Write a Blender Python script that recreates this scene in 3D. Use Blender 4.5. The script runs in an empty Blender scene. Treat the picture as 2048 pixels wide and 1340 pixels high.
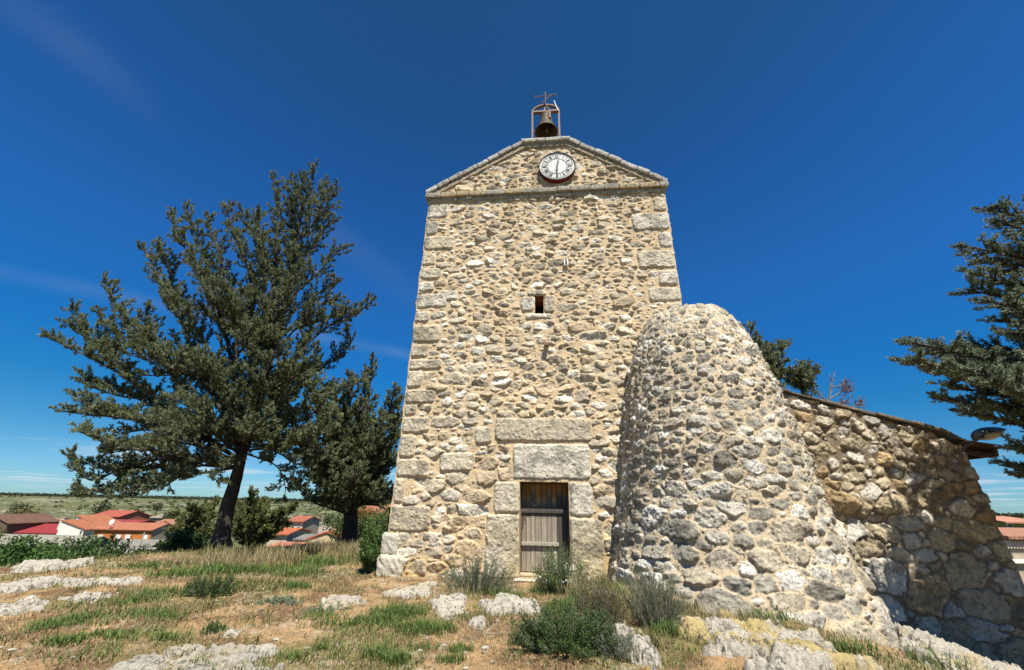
import bpy, math, random
import numpy as np
from mathutils import Vector, Matrix
random.seed(7); RNG = np.random.default_rng(11)
scene = bpy.context.scene
COL = scene.collection
rad = math.radians

# ---------------------------------------------------------------- camera
EYE = np.array([0, 0, 1.5]); PITCH = rad(22.5); ROLL = rad(1.22); FPX = 819.0
_f = np.array([0, math.cos(PITCH), math.sin(PITCH)]); _u0 = np.array([0, -math.sin(PITCH), math.cos(PITCH)]); _r0 = np.array([1., 0, 0])
_r = _r0*math.cos(ROLL)+_u0*math.sin(ROLL); _u = -_r0*math.sin(ROLL)+_u0*math.cos(ROLL)
cam = bpy.data.cameras.new('camera'); cam_o = bpy.data.objects.new('camera', cam); COL.objects.link(cam_o)
cam.sensor_width = 36; cam.lens = FPX/2048*36; cam.clip_start = 0.05; cam.clip_end = 30000
cam_o.matrix_world = Matrix(((_r[0], _u[0], -_f[0], EYE[0]), (_r[1], _u[1], -_f[1], EYE[1]), (_r[2], _u[2], -_f[2], EYE[2]), (0, 0, 0, 1)))
scene.camera = cam_o
scene.render.resolution_x = 1024; scene.render.resolution_y = 670

# ---------------------------------------------------------------- light
TH = rad(5.6)                                             # the facade is turned by this much
T = np.array([math.cos(TH), -math.sin(TH), 0]); N = np.array([-math.sin(TH), -math.cos(TH), 0]); D0 = np.array([0.79, 10.0, 0])
SEL, SAZ = rad(60), rad(25)                               # sun: height, and how far right of the facade's normal
Sdir = (T*math.sin(SAZ)+N*math.cos(SAZ))*math.cos(SEL)+np.array([0, 0, math.sin(SEL)])
sun = bpy.data.lights.new('sun', 'SUN'); sun.energy = 5.0; sun.angle = rad(0.5); sun.color = (1, 0.955, 0.87)
sun_o = bpy.data.objects.new('sun', sun); COL.objects.link(sun_o)
sun_o.rotation_euler = Vector(Sdir).to_track_quat('Z', 'Y').to_euler()
world = bpy.data.worlds.new('World'); scene.world = world; world.use_nodes = True
wn = world.node_tree; wn.nodes.clear()
def wnode(t, **k):
    n = wn.nodes.new(t)
    for a, b in k.items(): setattr(n, a, b)
    return n
sky = wnode('ShaderNodeTexSky', sky_type='NISHITA', sun_disc=False, sun_elevation=SEL, sun_rotation=math.atan2(Sdir[0], Sdir[1]))
sky.altitude = 900; sky.air_density = 1.0; sky.dust_density = 0.25; sky.ozone_density = 3.0
hsv = wnode('ShaderNodeHueSaturation'); hsv.inputs['Saturation'].default_value = 1.25; hsv.inputs['Value'].default_value = 1.0
wn.links.new(sky.outputs[0], hsv.inputs['Color'])
hsv.inputs['Saturation'].default_value = 1.18
tc = wnode('ShaderNodeTexCoord')
sep = wnode('ShaderNodeSeparateXYZ'); wn.links.new(tc.outputs['Generated'], sep.inputs[0])
def wmath(op, a, b=None, clamp=False):
    n = wnode('ShaderNodeMath', operation=op); n.use_clamp = clamp
    for i, v in enumerate((a, b)):
        if v is None: continue
        if isinstance(v, (int, float)): n.inputs[i].default_value = v
        else: wn.links.new(v, n.inputs[i])
    return n.outputs[0]
def wramp(src, a, b):
    n = wnode('ShaderNodeMapRange'); n.inputs['From Min'].default_value = a; n.inputs['From Max'].default_value = b
    n.interpolation_type = 'SMOOTHSTEP'; wn.links.new(src, n.inputs['Value']); return n.outputs[0]
# clouds lie on a flat layer: direction / height
zc = wmath('MAXIMUM', sep.outputs[2], 0.012)
cmb = wnode('ShaderNodeCombineXYZ')
wn.links.new(wmath('DIVIDE', sep.outputs[0], zc), cmb.inputs[0]); wn.links.new(wmath('DIVIDE', sep.outputs[1], zc), cmb.inputs[1])
cn = wnode('ShaderNodeTexNoise'); cn.inputs['Scale'].default_value = 0.20; cn.inputs['Detail'].default_value = 7; cn.inputs['Roughness'].default_value = 0.55
mp = wnode('ShaderNodeMapping'); mp.inputs['Location'].default_value = (3.1, 1.7, 0); wn.links.new(cmb.outputs[0], mp.inputs[0]); wn.links.new(mp.outputs[0], cn.inputs['Vector'])
low = wmath('MULTIPLY', wramp(sep.outputs[2], 0.10, 0.06), wramp(sep.outputs[2], 0.008, 0.016))
cum = wmath('MULTIPLY', wramp(cn.outputs[0], 0.50, 0.62), low)
# faint high streaks (old contrails): bands of a direction field
def streak(nx, ny, nz, c, w, amp, seed):
    d = wmath('ADD', wmath('ADD', wmath('MULTIPLY', sep.outputs[0], nx), wmath('MULTIPLY', sep.outputs[1], ny)), wmath('MULTIPLY', sep.outputs[2], nz))
    n2 = wnode('ShaderNodeTexNoise'); n2.inputs['Scale'].default_value = 3.0; n2.inputs['Detail'].default_value = 5
    m2 = wnode('ShaderNodeMapping'); m2.inputs['Location'].default_value = (seed, 0, 0); wn.links.new(tc.outputs['Generated'], m2.inputs[0]); wn.links.new(m2.outputs[0], n2.inputs[0])
    d = wmath('ADD', d, wmath('MULTIPLY', wmath('SUBTRACT', n2.outputs[0], 0.5), 0.03))
    a = wmath('ABSOLUTE', wmath('SUBTRACT', d, c))
    return wmath('MULTIPLY', wmath('MULTIPLY', wramp(a, w, 0.0), wramp(n2.outputs[0], 0.35, 0.7)), amp)
def raydir(px, py):
    d = _f*FPX+_r*(px-1024)-_u*(py-670); return d/np.linalg.norm(d)
def streak_through(p, q, w, amp, seed):
    n = np.cross(raydir(*p), raydir(*q)); n /= np.linalg.norm(n)
    return streak(n[0], n[1], n[2], 0.0, w, amp, seed)
st = wmath('ADD', streak_through((60, 30), (830, 590), 0.05, 0.038, 1.0), streak_through((1500, 850), (2040, 960), 0.02, 0.12, 5.0))
tr_ = wnode('ShaderNodeValToRGB'); wn.links.new(sep.outputs[2], tr_.inputs[0]); cr_ = tr_.color_ramp     # polariser: less red, more blue
TINT = [(0.0, (.46, .80, 1.15)), (.05, (.42, .78, 1.10)), (.11, (.30, .74, .98)), (.19, (.16, .76, 1.04)), (.27, (.14, .82, 1.22)), (.45, (.32, .98, 1.45)), (.65, (.37, .92, 1.30)), (.80, (.40, .85, 1.03)), (1.0, (.40, .82, .95))]
cr_.elements[0].position = 0; cr_.elements[1].position = 1
for p_, c_ in TINT[1:-1]: cr_.elements.new(p_)
for el, (p_, c_) in zip(cr_.elements, TINT): el.position = p_; el.color = (*c_, 1)
tm_ = wnode('ShaderNodeMix', data_type='RGBA', blend_type='MULTIPLY'); tm_.inputs[0].default_value = 1; wn.links.new(hsv.outputs[0], tm_.inputs[6]); wn.links.new(tr_.outputs[0], tm_.inputs[7])
mixc = wnode('ShaderNodeMix', data_type='RGBA'); mixc.inputs[7].default_value = (7.2, 8.0, 8.6, 1)
wn.links.new(wmath('ADD', wmath('MULTIPLY', cum, 0.55), st, clamp=True), mixc.inputs[0]); wn.links.new(tm_.outputs[2], mixc.inputs[6])
bg = wnode('ShaderNodeBackground'); bg.inputs['Strength'].default_value = 0.055; wn.links.new(mixc.outputs[2], bg.inputs[0])
wo = wnode('ShaderNodeOutputWorld'); wn.links.new(bg.outputs[0], wo.inputs[0])
scene.view_settings.view_transform = 'Standard'; scene.view_settings.look = 'None'; scene.view_settings.gamma = 1; scene.view_settings.exposure = 0.84
scene.render.engine = 'CYCLES'

# ---------------------------------------------------------------- small helpers
def atY(px, py, Y):
    d = raydir(px, py); return EYE+d*(Y/d[1])
def atZ(px, py, Z=0.0):
    d = raydir(px, py); return EYE+d*((Z-EYE[2])/d[2])
def fac(px, py, back=0.0):                                # a photo point on the facade plane -> (u, z)
    p0 = D0-N*back; d = raydir(px, py); q = EYE+d*(((p0-EYE)@N)/(d@N)); return float((q-D0)@T), float(q[2])
def P3(u, z, out=0.0): return D0+T*u+N*out+np.array([0, 0, z])
def sstep(a, b, x):
    t = np.clip((x-a)/(b-a), 0, 1); return t*t*(3-2*t)
_lat = np.random.default_rng(5).random((256, 256))
def vnoise(x, y, s=0):
    x = x+s*17.37; y = y+s*9.71
    xi = np.floor(x).astype(int); yi = np.floor(y).astype(int); fx = x-xi; fy = y-yi
    fx = fx*fx*(3-2*fx); fy = fy*fy*(3-2*fy)
    a = _lat[xi & 255, yi & 255]; b = _lat[(xi+1) & 255, yi & 255]; c = _lat[xi & 255, (yi+1) & 255]; d = _lat[(xi+1) & 255, (yi+1) & 255]
    return (a*(1-fx)+b*fx)*(1-fy)+(c*(1-fx)+d*fx)*fy
def fbm(x, y, f, o=4, s=0, g=0.5):
    r = 0; a = 1; t = 0
    for i in range(o):
        r = r+a*vnoise(x*f, y*f, s+i*3); t += a; a *= g; f *= 2.03
    return r/t
def mesh_np(name, V, F, mat, parent=None, col=None, smooth=True):
    V = np.asarray(V, np.float32); fs = F if isinstance(F, (list, tuple)) else [F]
    fs = [np.asarray(f, np.int32) for f in fs if len(f)]
    me = bpy.data.meshes.new(name); me.vertices.add(len(V)); me.vertices.foreach_set('co', V.ravel())
    nl = sum(f.size for f in fs); nf = sum(len(f) for f in fs)
    me.loops.add(nl); me.loops.foreach_set('vertex_index', np.concatenate([f.ravel() for f in fs]))
    me.polygons.add(nf)
    tot = np.concatenate([np.full(len(f), f.shape[1], np.int32) for f in fs]); st_ = np.concatenate([[0], np.cumsum(tot)[:-1]]).astype(np.int32)
    me.polygons.foreach_set('loop_start', st_); me.polygons.foreach_set('loop_total', tot)
    me.polygons.foreach_set('use_smooth', np.full(nf, smooth))
    if col is not None:
        col = np.asarray(col, np.float32)
        if col.shape[1] == 3: col = np.hstack([col, np.ones((len(col), 1), np.float32)])
        at = me.color_attributes.new('Col', 'FLOAT_COLOR', 'POINT'); at.data.foreach_set('color', col.ravel())
    me.update(calc_edges=True); me.validate()
    me.materials.append(mat)
    o = bpy.data.objects.new(name, me); COL.objects.link(o)
    if parent: o.parent = parent; o.matrix_parent_inverse = Matrix.Translation(-Vector(parent.location)) if parent.type == 'EMPTY' else Matrix()
    return o
def empty(name, loc, label, cat, group=None):
    o = bpy.data.objects.new(name, None); COL.objects.link(o); o.location = Vector([float(c) for c in loc]); o.empty_display_size = 0.2
    return tag(o, label, cat, group)
def tag(o, label=None, cat=None, group=None, kind=None):
    if label: o['label'] = label
    if cat: o['category'] = cat
    if group: o['group'] = group
    if kind: o['kind'] = kind
    return o
class MB:                                                 # collects shapes into one mesh
    def __init__(s): s.V = []; s.F = {}; s.n = 0; s.C = []
    def add(s, V, F, col=None):
        V = np.asarray(V, float).reshape(-1, 3)
        for f in (F if isinstance(F, list) else [F]):
            f = np.asarray(f, int)
            if f.ndim == 1: f = f[None]
            if f.size: s.F.setdefault(f.shape[1], []).append(f+s.n)
        s.V.append(V); s.n += len(V)
        c = np.ones((len(V), 3))*0.5 if col is None else np.broadcast_to(np.asarray(col, float), (len(V), 3)); s.C.append(c)
        return s
    def box(s, o, ax, ay, az, lo, hi, col=None, jit=0):   # box in a frame
        c = [o+ax*x+ay*y+az*z for z in (lo[2], hi[2]) for y in (lo[1], hi[1]) for x in (lo[0], hi[0])]
        c = np.array(c)+RNG.normal(0, jit, (8, 3)) if jit else np.array(c)
        return s.add(c, [[0, 2, 3, 1], [4, 5, 7, 6], [0, 1, 5, 4], [2, 6, 7, 3], [0, 4, 6, 2], [1, 3, 7, 5]], col)
    def wbox(s, lo, hi, col=None): return s.box(np.zeros(3), *np.eye(3), lo, hi, col)
    def tube(s, pts, r, n=8, cap=True, col=None):
        pts = np.asarray(pts, float); r = np.broadcast_to(np.asarray(r, float), (len(pts),))
        d = np.gradient(pts, axis=0); d /= np.linalg.norm(d, axis=1)[:, None]+1e-9
        ref = np.array([0, 0, 1.]) if abs(d[0][2]) < 0.9 else np.array([1., 0, 0])
        a = np.cross(d, ref); a /= np.linalg.norm(a, axis=1)[:, None]+1e-9; b = np.cross(d, a)
        th = np.linspace(0, 2*np.pi, n, endpoint=False)
        V = pts[:, None]+r[:, None, None]*(a[:, None]*np.cos(th)[None, :, None]+b[:, None]*np.sin(th)[None, :, None])
        i, j = np.meshgrid(np.arange(len(pts)-1), np.arange(n), indexing='ij'); i = i.ravel(); j = j.ravel(); k = (j+1) % n
        F = [np.stack([i*n+j, i*n+k, (i+1)*n+k, (i+1)*n+j], 1)]
        V = V.reshape(-1, 3)
        if cap:
            V = np.vstack([V, pts[0], pts[-1]]); q = len(pts)*n; jj = np.arange(n); kk = (jj+1) % n
            F += [np.stack([kk, jj, np.full(n, q)], 1), np.stack([(len(pts)-1)*n+jj, (len(pts)-1)*n+kk, np.full(n, q+1)], 1)]
        return s.add(V, F, col)
    def lathe(s, o, ax, ay, az, prof, n=32, col=None):    # profile (r, h)
        th = np.linspace(0, 2*np.pi, n, endpoint=False); V = []
        for r, h in prof: V.append(o+az*h+r*(ax*np.cos(th)[:, None]+ay*np.sin(th)[:, None]))
        V = np.concatenate(V); i, j = np.meshgrid(np.arange(len(prof)-1), np.arange(n), indexing='ij'); i = i.ravel(); j = j.ravel(); k = (j+1) % n
        return s.add(V, np.stack([i*n+j, i*n+k, (i+1)*n+k, (i+1)*n+j], 1), col)
    def build(s, name, mat, parent=None, smooth=False):
        return mesh_np(name, np.vstack(s.V), [np.concatenate(f) for f in s.F.values()], mat, parent, np.vstack(s.C), smooth)

# ---------------------------------------------------------------- materials
def mat_new(name):
    m = bpy.data.materials.new(name); m.use_nodes = True; t = m.node_tree; b = t.nodes['Principled BSDF']; return m, t, b
def nd(t, ty, ins=None, **k):
    n = t.nodes.new(ty)
    for a, b in k.items(): setattr(n, a, b)
    for a, b in (ins or {}).items():
        if hasattr(b, 'type') and hasattr(b, 'links'): t.links.new(b, n.inputs[a])
        else: n.inputs[a].default_value = b
    return n
def noise(t, scale, detail=4, rough=0.55, vec=None, stretch=None):
    if vec is None: vec = nd(t, 'ShaderNodeTexCoord').outputs['Object']
    if stretch: vec = nd(t, 'ShaderNodeMapping', {0: vec, 'Scale': stretch}).outputs[0]
    return nd(t, 'ShaderNodeTexNoise', {'Vector': vec, 'Scale': scale, 'Detail': detail, 'Roughness': rough}).outputs[0]
def ramp(t, src, a, b, lo=0.0, hi=1.0):
    return nd(t, 'ShaderNodeMapRange', {'Value': src, 'From Min': a, 'From Max': b, 'To Min': lo, 'To Max': hi}).outputs[0]
def mixc_(t, f, a, b, bt='MIX'):
    n = nd(t, 'ShaderNodeMix', data_type='RGBA', blend_type=bt)
    for i, v in ((0, f), (6, a), (7, b)):
        if hasattr(v, 'links'): t.links.new(v, n.inputs[i])
        else: n.inputs[i].default_value = v if i == 0 else (*v[:3], 1)
    return n.outputs[2]
def bump(t, b, h, dist, strength=1.0):
    n = nd(t, 'ShaderNodeBump', {'Height': h, 'Distance': dist, 'Strength': strength}); t.links.new(n.outputs[0], b.inputs['Normal'])
def attr_col(t): return nd(t, 'ShaderNodeAttribute', attribute_name='Col').outputs['Color']
# carved and rubble stone: colour comes from the stones' own attribute, plus pits, lichen and grain
def stone_mat(name, pit=0.5, dark=(0.10, 0.095, 0.08), scale=34, bd=0.012):
    m, t, b = mat_new(name); c = attr_col(t)
    n1 = noise(t, scale, 7, 0.68); n2 = noise(t, 6, 5, 0.6); n3 = noise(t, scale*2.6, 4, 0.7)
    g = mixc_(t, 1.0, c, nd(t, 'ShaderNodeCombineColor', {0: ramp(t, n3, .25, .75, .72, 1.25), 1: ramp(t, n3, .25, .75, .72, 1.25), 2: ramp(t, n3, .25, .75, .72, 1.25)}).outputs[0], 'MULTIPLY')
    f = nd(t, 'ShaderNodeMath', {0: ramp(t, n1, .515, .585), 1: ramp(t, n2, .36, .56)}, operation='MULTIPLY').outputs[0]
    f = nd(t, 'ShaderNodeMath', {0: f, 1: pit}, operation='MULTIPLY').outputs[0]
    t.links.new(mixc_(t, f, g, dark), b.inputs['Base Color'])
    b.inputs['Roughness'].default_value = 0.92; b.inputs['Specular IOR Level'].default_value = 0.2
    h = nd(t, 'ShaderNodeMath', {0: n1, 1: n3}, operation='ADD').outputs[0]; bump(t, b, h, bd, 1.0); return m
def plain(name, c, rough=0.8, metal=0, nscale=0, amp=0.3, bd=0.0, stretch=None, use_attr=False, spec=0.3):
    m, t, b = mat_new(name); b.inputs['Roughness'].default_value = rough; b.inputs['Metallic'].default_value = metal; b.inputs['Specular IOR Level'].default_value = spec
    base = attr_col(t) if use_attr else None
    if nscale:
        n = noise(t, nscale, 6, 0.62, stretch=stretch); k = ramp(t, n, .25, .75, 1-amp, 1+amp)
        cc = nd(t, 'ShaderNodeCombineColor', {0: k, 1: k, 2: k}).outputs[0]
        t.links.new(mixc_(t, 1.0, base if use_attr else c, cc, 'MULTIPLY'), b.inputs['Base Color'])
        if bd: bump(t, b, n, bd)
    elif use_attr: t.links.new(base, b.inputs['Base Color'])
    else: b.inputs['Base Color'].default_value = (*c, 1)
    return m
def leaf_mat(name, trans=0.32):
    m, t, b = mat_new(name); c = attr_col(t); t.links.new(c, b.inputs['Base Color']); b.inputs['Roughness'].default_value = 0.6; b.inputs['Specular IOR Level'].default_value = 0.25
    tr = nd(t, 'ShaderNodeBsdfTranslucent', {'Color': c}); mx = nd(t, 'ShaderNodeMixShader', {0: trans, 1: b.outputs[0], 2: tr.outputs[0]})
    t.links.new(mx.outputs[0], t.nodes['Material Output'].inputs[0]); return m
M = dict(
    facade=stone_mat('facade_stone', 0.75), buttress=stone_mat('buttress_stone', 0.95, (0.075, 0.07, 0.06), 26, 0.016),
    nave=stone_mat('nave_stone', 0.55, (0.06, 0.045, 0.03), 16, 0.018), dressed=stone_mat('dressed_stone', 1.0, (0.06, 0.055, 0.045), 24, 0.018),
    rock=stone_mat('outcrop_rock', 0.9, (0.09, 0.085, 0.07), 15, 0.03),
    iron=plain('rusty_iron', (0.16, 0.115, 0.085), 0.7, 0.3, 40, 0.5, 0.002), bronze=plain('old_bronze', (0.075, 0.056, 0.03), 0.7, 0.3, 14, 0.6, 0.003),
    dark=plain('dark_inside', (0.01, 0.009, 0.008), 1), bark=plain('bark', (0.05, 0.041, 0.033), 0.95, 0, 9, 0.55, 0.05, (1, 1, .25)),
    barkd=plain('dark_bark', (0.045, 0.037, 0.03), 0.95, 0, 9, 0.5), twig=plain('grey_twigs', (0.17, 0.145, 0.12), 0.9, 0, 20, 0.3), leaf=leaf_mat('foliage'), grass=leaf_mat('grass_blades', 0.3),
    wood=plain('weathered_wood', (0.3, 0.27, 0.22), 0.85, 0, 22, 0.55, 0.004, (3, 3, .12), True), redpaint=plain('red_paint', (0.13, 0.012, 0.010), 0.5, 0, 30, 0.3),
    dialm=plain('enamel_dial', (0.50, 0.50, 0.46), 0.45, 0, 9, 0.35), black=plain('black_paint', (0.018, 0.018, 0.018), 0.5),
    plaster=plain('plaster', (1, 1, 1), 0.9, 0, 1.6, 0.16, 0.0, None, True), tile=None, glass=plain('window_glass', (0.03, 0.035, 0.04), 0.15, 0, spec=0.6),
    lampgrey=plain('lamp_housing', (0.14, 0.135, 0.125), 0.45, 0.6, 20, 0.3), lens=plain('lamp_lens', (0.42, 0.40, 0.33), 0.2, 0, 9, 0.4), white=plain('white_paint', (0.75, 0.74, 0.7), 0.5),
)
def tile_mat(name, use=True):
    m, t, b = mat_new(name); c = attr_col(t); tcn = nd(t, 'ShaderNodeTexCoord').outputs['Object']
    w = nd(t, 'ShaderNodeTexWave', {'Vector': tcn, 'Scale': 1.4, 'Distortion': 0.6, 'Detail': 2}, bands_direction='X').outputs['Fac']
    n = noise(t, 1.7, 6, 0.7); n2 = noise(t, 9, 3, .6)
    k = nd(t, 'ShaderNodeMath', {0: ramp(t, n, .25, .75, .6, 1.3), 1: ramp(t, n2, .25, .75, .75, 1.2)}, operation='MULTIPLY').outputs[0]
    t.links.new(mixc_(t, 1.0, c, nd(t, 'ShaderNodeCombineColor', {0: k, 1: k, 2: k}).outputs[0], 'MULTIPLY'), b.inputs['Base Color'])
    bump(t, b, w, 0.08, 0.8); b.inputs['Roughness'].default_value = 0.9; return m
M['tile'] = tile_mat('roof_tiles')

# ---------------------------------------------------------------- masonry: packed rubble as real relief
def pack(u0, u1, z0, z1, sizes, rects=(), seed=1, tries=9000, asp=(1.2, 2.1), rot=0.14, bigfn=None, ovl=.13):
    r = np.random.default_rng(seed); res = 0.025
    W = int((u1-u0)/res)+1; H = int((z1-z0)/res)+1; occ = np.zeros((H, W), bool); S = []
    for (a, b, c, d) in rects:
        occ[max(0, int((b-z0)/res)):max(0, int((d-z0)/res)+1), max(0, int((a-u0)/res)):max(0, int((c-u0)/res)+1)] = True
    for k, (b0, share) in enumerate(sizes):
        for _ in range(int(tries*share)):
            zc_ = r.uniform(z0, z1); sc = bigfn(zc_) if bigfn else 1.0
            b = b0*sc*r.uniform(.75, 1.2); a = b*r.uniform(*asp); uc = r.uniform(u0, u1); ph = r.normal(0, rot)
            R = a*1.02; i0, i1 = int((zc_-R-z0)/res), int((zc_+R-z0)/res)+2; j0, j1 = int((uc-R-u0)/res), int((uc+R-u0)/res)+2
            i0 = max(i0, 0); j0 = max(j0, 0); i1 = min(i1, H); j1 = min(j1, W)
            if i1 <= i0 or j1 <= j0: continue
            X, Y = np.meshgrid(u0+np.arange(j0, j1)*res-uc, z0+np.arange(i0, i1)*res-zc_)
            x = X*math.cos(ph)+Y*math.sin(ph); y = -X*math.sin(ph)+Y*math.cos(ph)
            m = (np.abs(x/a)**2.6+np.abs(y/b)**2.6) < 1.0
            if m.sum() == 0: continue
            if occ[i0:i1, j0:j1][m].mean() > ovl: continue
            occ[i0:i1, j0:j1] |= m; S.append((uc, zc_, a, b, ph))
    return S
def stones_eval(us, zs, S, rects, seed, gap=0.012, relief=0.055, warp=0.035, pal=None, mortar=(0.60, 0.47, 0.30), rough=0.02, rect_relief=0.03, rect_pal=None, rect_rough=0.012, reach=1.2):
    U, Z = np.meshgrid(us, zs); r = np.random.default_rng(seed)
    Uw = U+(fbm(U, Z, 4.5, 3, seed)-.5)*2*warp*1.6+(fbm(U, Z, 17, 2, seed+50)-.5)*warp*.6; Zw = Z+(fbm(U, Z, 4.5, 3, seed+9)-.5)*2*warp+(fbm(U, Z, 17, 2, seed+60)-.5)*warp*.5
    d1 = np.full(U.shape, 9.0); d2 = np.full(U.shape, 9.0); sid = np.full(U.shape, -1)
    sz = np.zeros(len(S)+len(rects))
    for k, (uc, zc_, a, b, ph) in enumerate(S):
        R = a*1.5+warp*2; j0, j1 = np.searchsorted(us, (uc-R, uc+R)); i0, i1 = np.searchsorted(zs, (zc_-R, zc_+R)); sz[k] = b
        if j1 <= j0 or i1 <= i0: continue
        X = Uw[i0:i1, j0:j1]-uc; Y = Zw[i0:i1, j0:j1]-zc_; x = X*math.cos(ph)+Y*math.sin(ph); y = -X*math.sin(ph)+Y*math.cos(ph)
        # facetted outline: superellipse cut by a few random chords
        d = (np.abs(x/a)**3+np.abs(y/b)**3)**(1/3.)
        for q in range(3):
            an = r.uniform(0, 6.28); d = np.maximum(d, (x/a*math.cos(an)+y/b*math.sin(an))/r.uniform(.78, 1.0))
        A = d1[i0:i1, j0:j1]; B = d2[i0:i1, j0:j1]; I = sid[i0:i1, j0:j1]
        m = d < A; B[:] = np.where(m, A, np.minimum(B, d)); A[:] = np.where(m, d, A); I[:] = np.where(m, k, I)
    bb = np.where(sid >= 0, sz[np.maximum(sid, 0)], .1)
    s = np.minimum((d2-d1)*0.5, (reach-d1))*bb-gap+(fbm(U, Z, 9, 2, seed+70)-.5)*.008   # metres inside the stone
    rs = np.full(U.shape, -9.0); rid = np.full(U.shape, -1)
    for k, (a, b, c, d) in enumerate(rects):
        x = Uw*.75+U*.25; y = Zw*.75+Z*.25
        r0_ = min(.09, (c-a)*.3, (d-b)*.3); qx = np.abs(x-(a+c)/2)-(c-a)/2+r0_; qy = np.abs(y-(b+d)/2)-(d-b)/2+r0_
        dd = r0_-np.hypot(np.maximum(qx, 0), np.maximum(qy, 0))-np.minimum(np.maximum(qx, qy), 0); m = dd > rs; rs = np.where(m, dd, rs); rid = np.where(m, k, rid)
    inr = rs > -0.01
    s = np.where(inr, rs-.006, np.minimum(s, -rs-.008)); ids = np.where(inr, len(S)+rid, sid); ids = np.maximum(ids, 0)
    n_ = len(S)+len(rects)
    t1 = r.normal(0, .16, n_); t2 = r.normal(-.02, .16, n_); hh = r.uniform(.45, 1.15, n_)
    cu = np.array([q[0] for q in S]+[(q[0]+q[2])/2 for q in rects]); cz = np.array([q[1] for q in S]+[(q[1]+q[3])/2 for q in rects])
    on = sstep(0, .017, s); dome = sstep(0, .07, s)
    tilt = np.clip((U-cu[ids])*t1[ids]+(Z-cz[ids])*t2[ids], -.04, .04)
    fine = (fbm(U, Z, 15, 4, seed+5, .68)-.5)*1.25+(vnoise(U*52, Z*52, seed)-.5)*.3; fac_ = np.abs(fbm(U, Z, 7, 4, seed+25, .55)-.5)*2
    h_r = relief*hh[ids]*(.68*on+.32*dome)+on*(tilt*1.2+fine*rough*1.35-fac_*rough*1.2)
    h_q = rect_relief*on*(.5+.5*sstep(0, .05, s))+on*(fine*rect_rough*2.4+tilt*.2-fac_*rect_rough)
    h = np.where(inr, h_q, h_r)+(fbm(U, Z, 22, 3, seed+8)-.5)*.009+(fbm(U, Z, 1.1, 3, seed+12)-.5)*.03
    pal = np.array(pal); pc = pal[r.integers(0, len(pal), n_)]*r.uniform(.92, 1.26, (n_, 1))
    if rect_pal is not None and len(rects): rp = np.array(rect_pal); pc[len(S):] = rp[r.integers(0, len(rp), len(rects))]*np.array([1.2, 1.17, 1.12])*r.uniform(.9, 1.1, (len(rects), 1))
    C = pc[ids]; lic = sstep(.50, .68, fbm(U, Z, 3.2, 5, seed+31, .6)); C = C*(1-.38*lic[..., None]); lt = sstep(.50, .66, fbm(U, Z, 10, 5, seed+41, .7)); C = C*(1+.22*lt[..., None]); dk = sstep(.56, .66, fbm(U, Z, 13, 5, seed+43, .7)); C = C*(1-.26*dk[..., None])
    mo = np.array(mortar)*(.86+.28*fbm(U, Z, 2.3, 4, seed+3))[..., None]
    k = sstep(-.004, .014, s+(fbm(U, Z, 30, 2, seed+77)-.5)*.012)[..., None]
    return U, Z, h, C*k+mo*(1-k), s
def grid_faces(nr, nc, keep=None):
    i, j = np.meshgrid(np.arange(nr-1), np.arange(nc-1), indexing='ij')
    F = np.stack([i*nc+j, i*nc+j+1, (i+1)*nc+j+1, (i+1)*nc+j], -1)
    return F[keep] if keep is not None else F.reshape(-1, 4)
def lines(a, b, step, brk=()):
    pts = sorted(set([a, b]+[x for x in brk if a < x < b])); out = []
    for p, q in zip(pts[:-1], pts[1:]): out += list(np.linspace(p, q, max(1, int(round((q-p)/step))), endpoint=False))
    return np.array(out+[b])

PAL = [(.53, .455, .335), (.48, .405, .29), (.60, .54, .425), (.42, .355, .255), (.51, .40, .26), (.65, .60, .50), (.36, .305, .225), (.47, .37, .24)]
MORT = (.62, .465, .275)
UL, UR = -3.52, 3.71; ZC = 10.34                          # tower corners, underside of the cornice
DU0, DU1, DZ0, DZ1 = -.535, .575, .10, 2.0                # doorway
WU0, WZ0 = fac(1070, 628); WU1, WZ1 = fac(1087, 592)      # slit window
def pr(x0, y0, x1, y1): a = fac(x0, y1); b = fac(x1, y0); return (a[0], a[1], b[0], b[1])
# ================================================================= BELL TOWER
tower = empty('bell_tower', P3(0, 0), 'tall gabled rubble stone bell tower with big corner blocks and a narrow plank door', 'bell tower')
rects = [pr(990, 836, 1182, 883), pr(1026, 889, 1180, 958), pr(985, 962, 1037, 1028)[:1]+(1.33,)+(DU0-.0, 2.0), (DU0-.76, .02, DU0, 1.31), (DU1, 1.28, DU1+.52, 2.0), (DU1, .02, DU1+.72, 1.26),
         pr(1041, 593, 1069, 624)[:2]+(WU0, WZ1-.02), (WU1, WZ0, WU1+.30, WZ1+.03), (WU0-.22, WZ1, WU1+.12, WZ1+.2), (WU0-.25, WZ0-.16, WU1+.22, WZ0),
         pr(948, 853, 985, 888), pr(878, 905, 948, 942), pr(880, 580, 918, 602)]
rq = random.Random(3); z = .9; k = 0
for (w, h_) in [(.95, .55), (.28, .55), (.82, .42), (.42, .55), (.72, .4), (.35, .28)]:
    rects.append((UL, z, UL+w, z+h_)); z += h_+.03
while z < ZC-.3:
    h_ = rq.uniform(.3, .55); w = rq.uniform(.62, .95) if k % 2 == 0 else rq.uniform(.3, .5)
    rects.append((UL, z, UL+w, min(z+h_, ZC-.05))); z += h_+rq.uniform(.02, .12); k += 1
z = 5.6; k = 0
while z < ZC-.3:
    h_ = rq.uniform(.3, .6); w = rq.uniform(.7, 1.1) if k % 2 == 0 else rq.uniform(.35, .55)
    rects.append((UR-w, z, UR, min(z+h_, ZC-.05))); z += h_+rq.uniform(.02, .1); k += 1
def bigf(z): return 1.2 if z < 2.4 else (.88 if z < 6 else .76)
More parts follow.
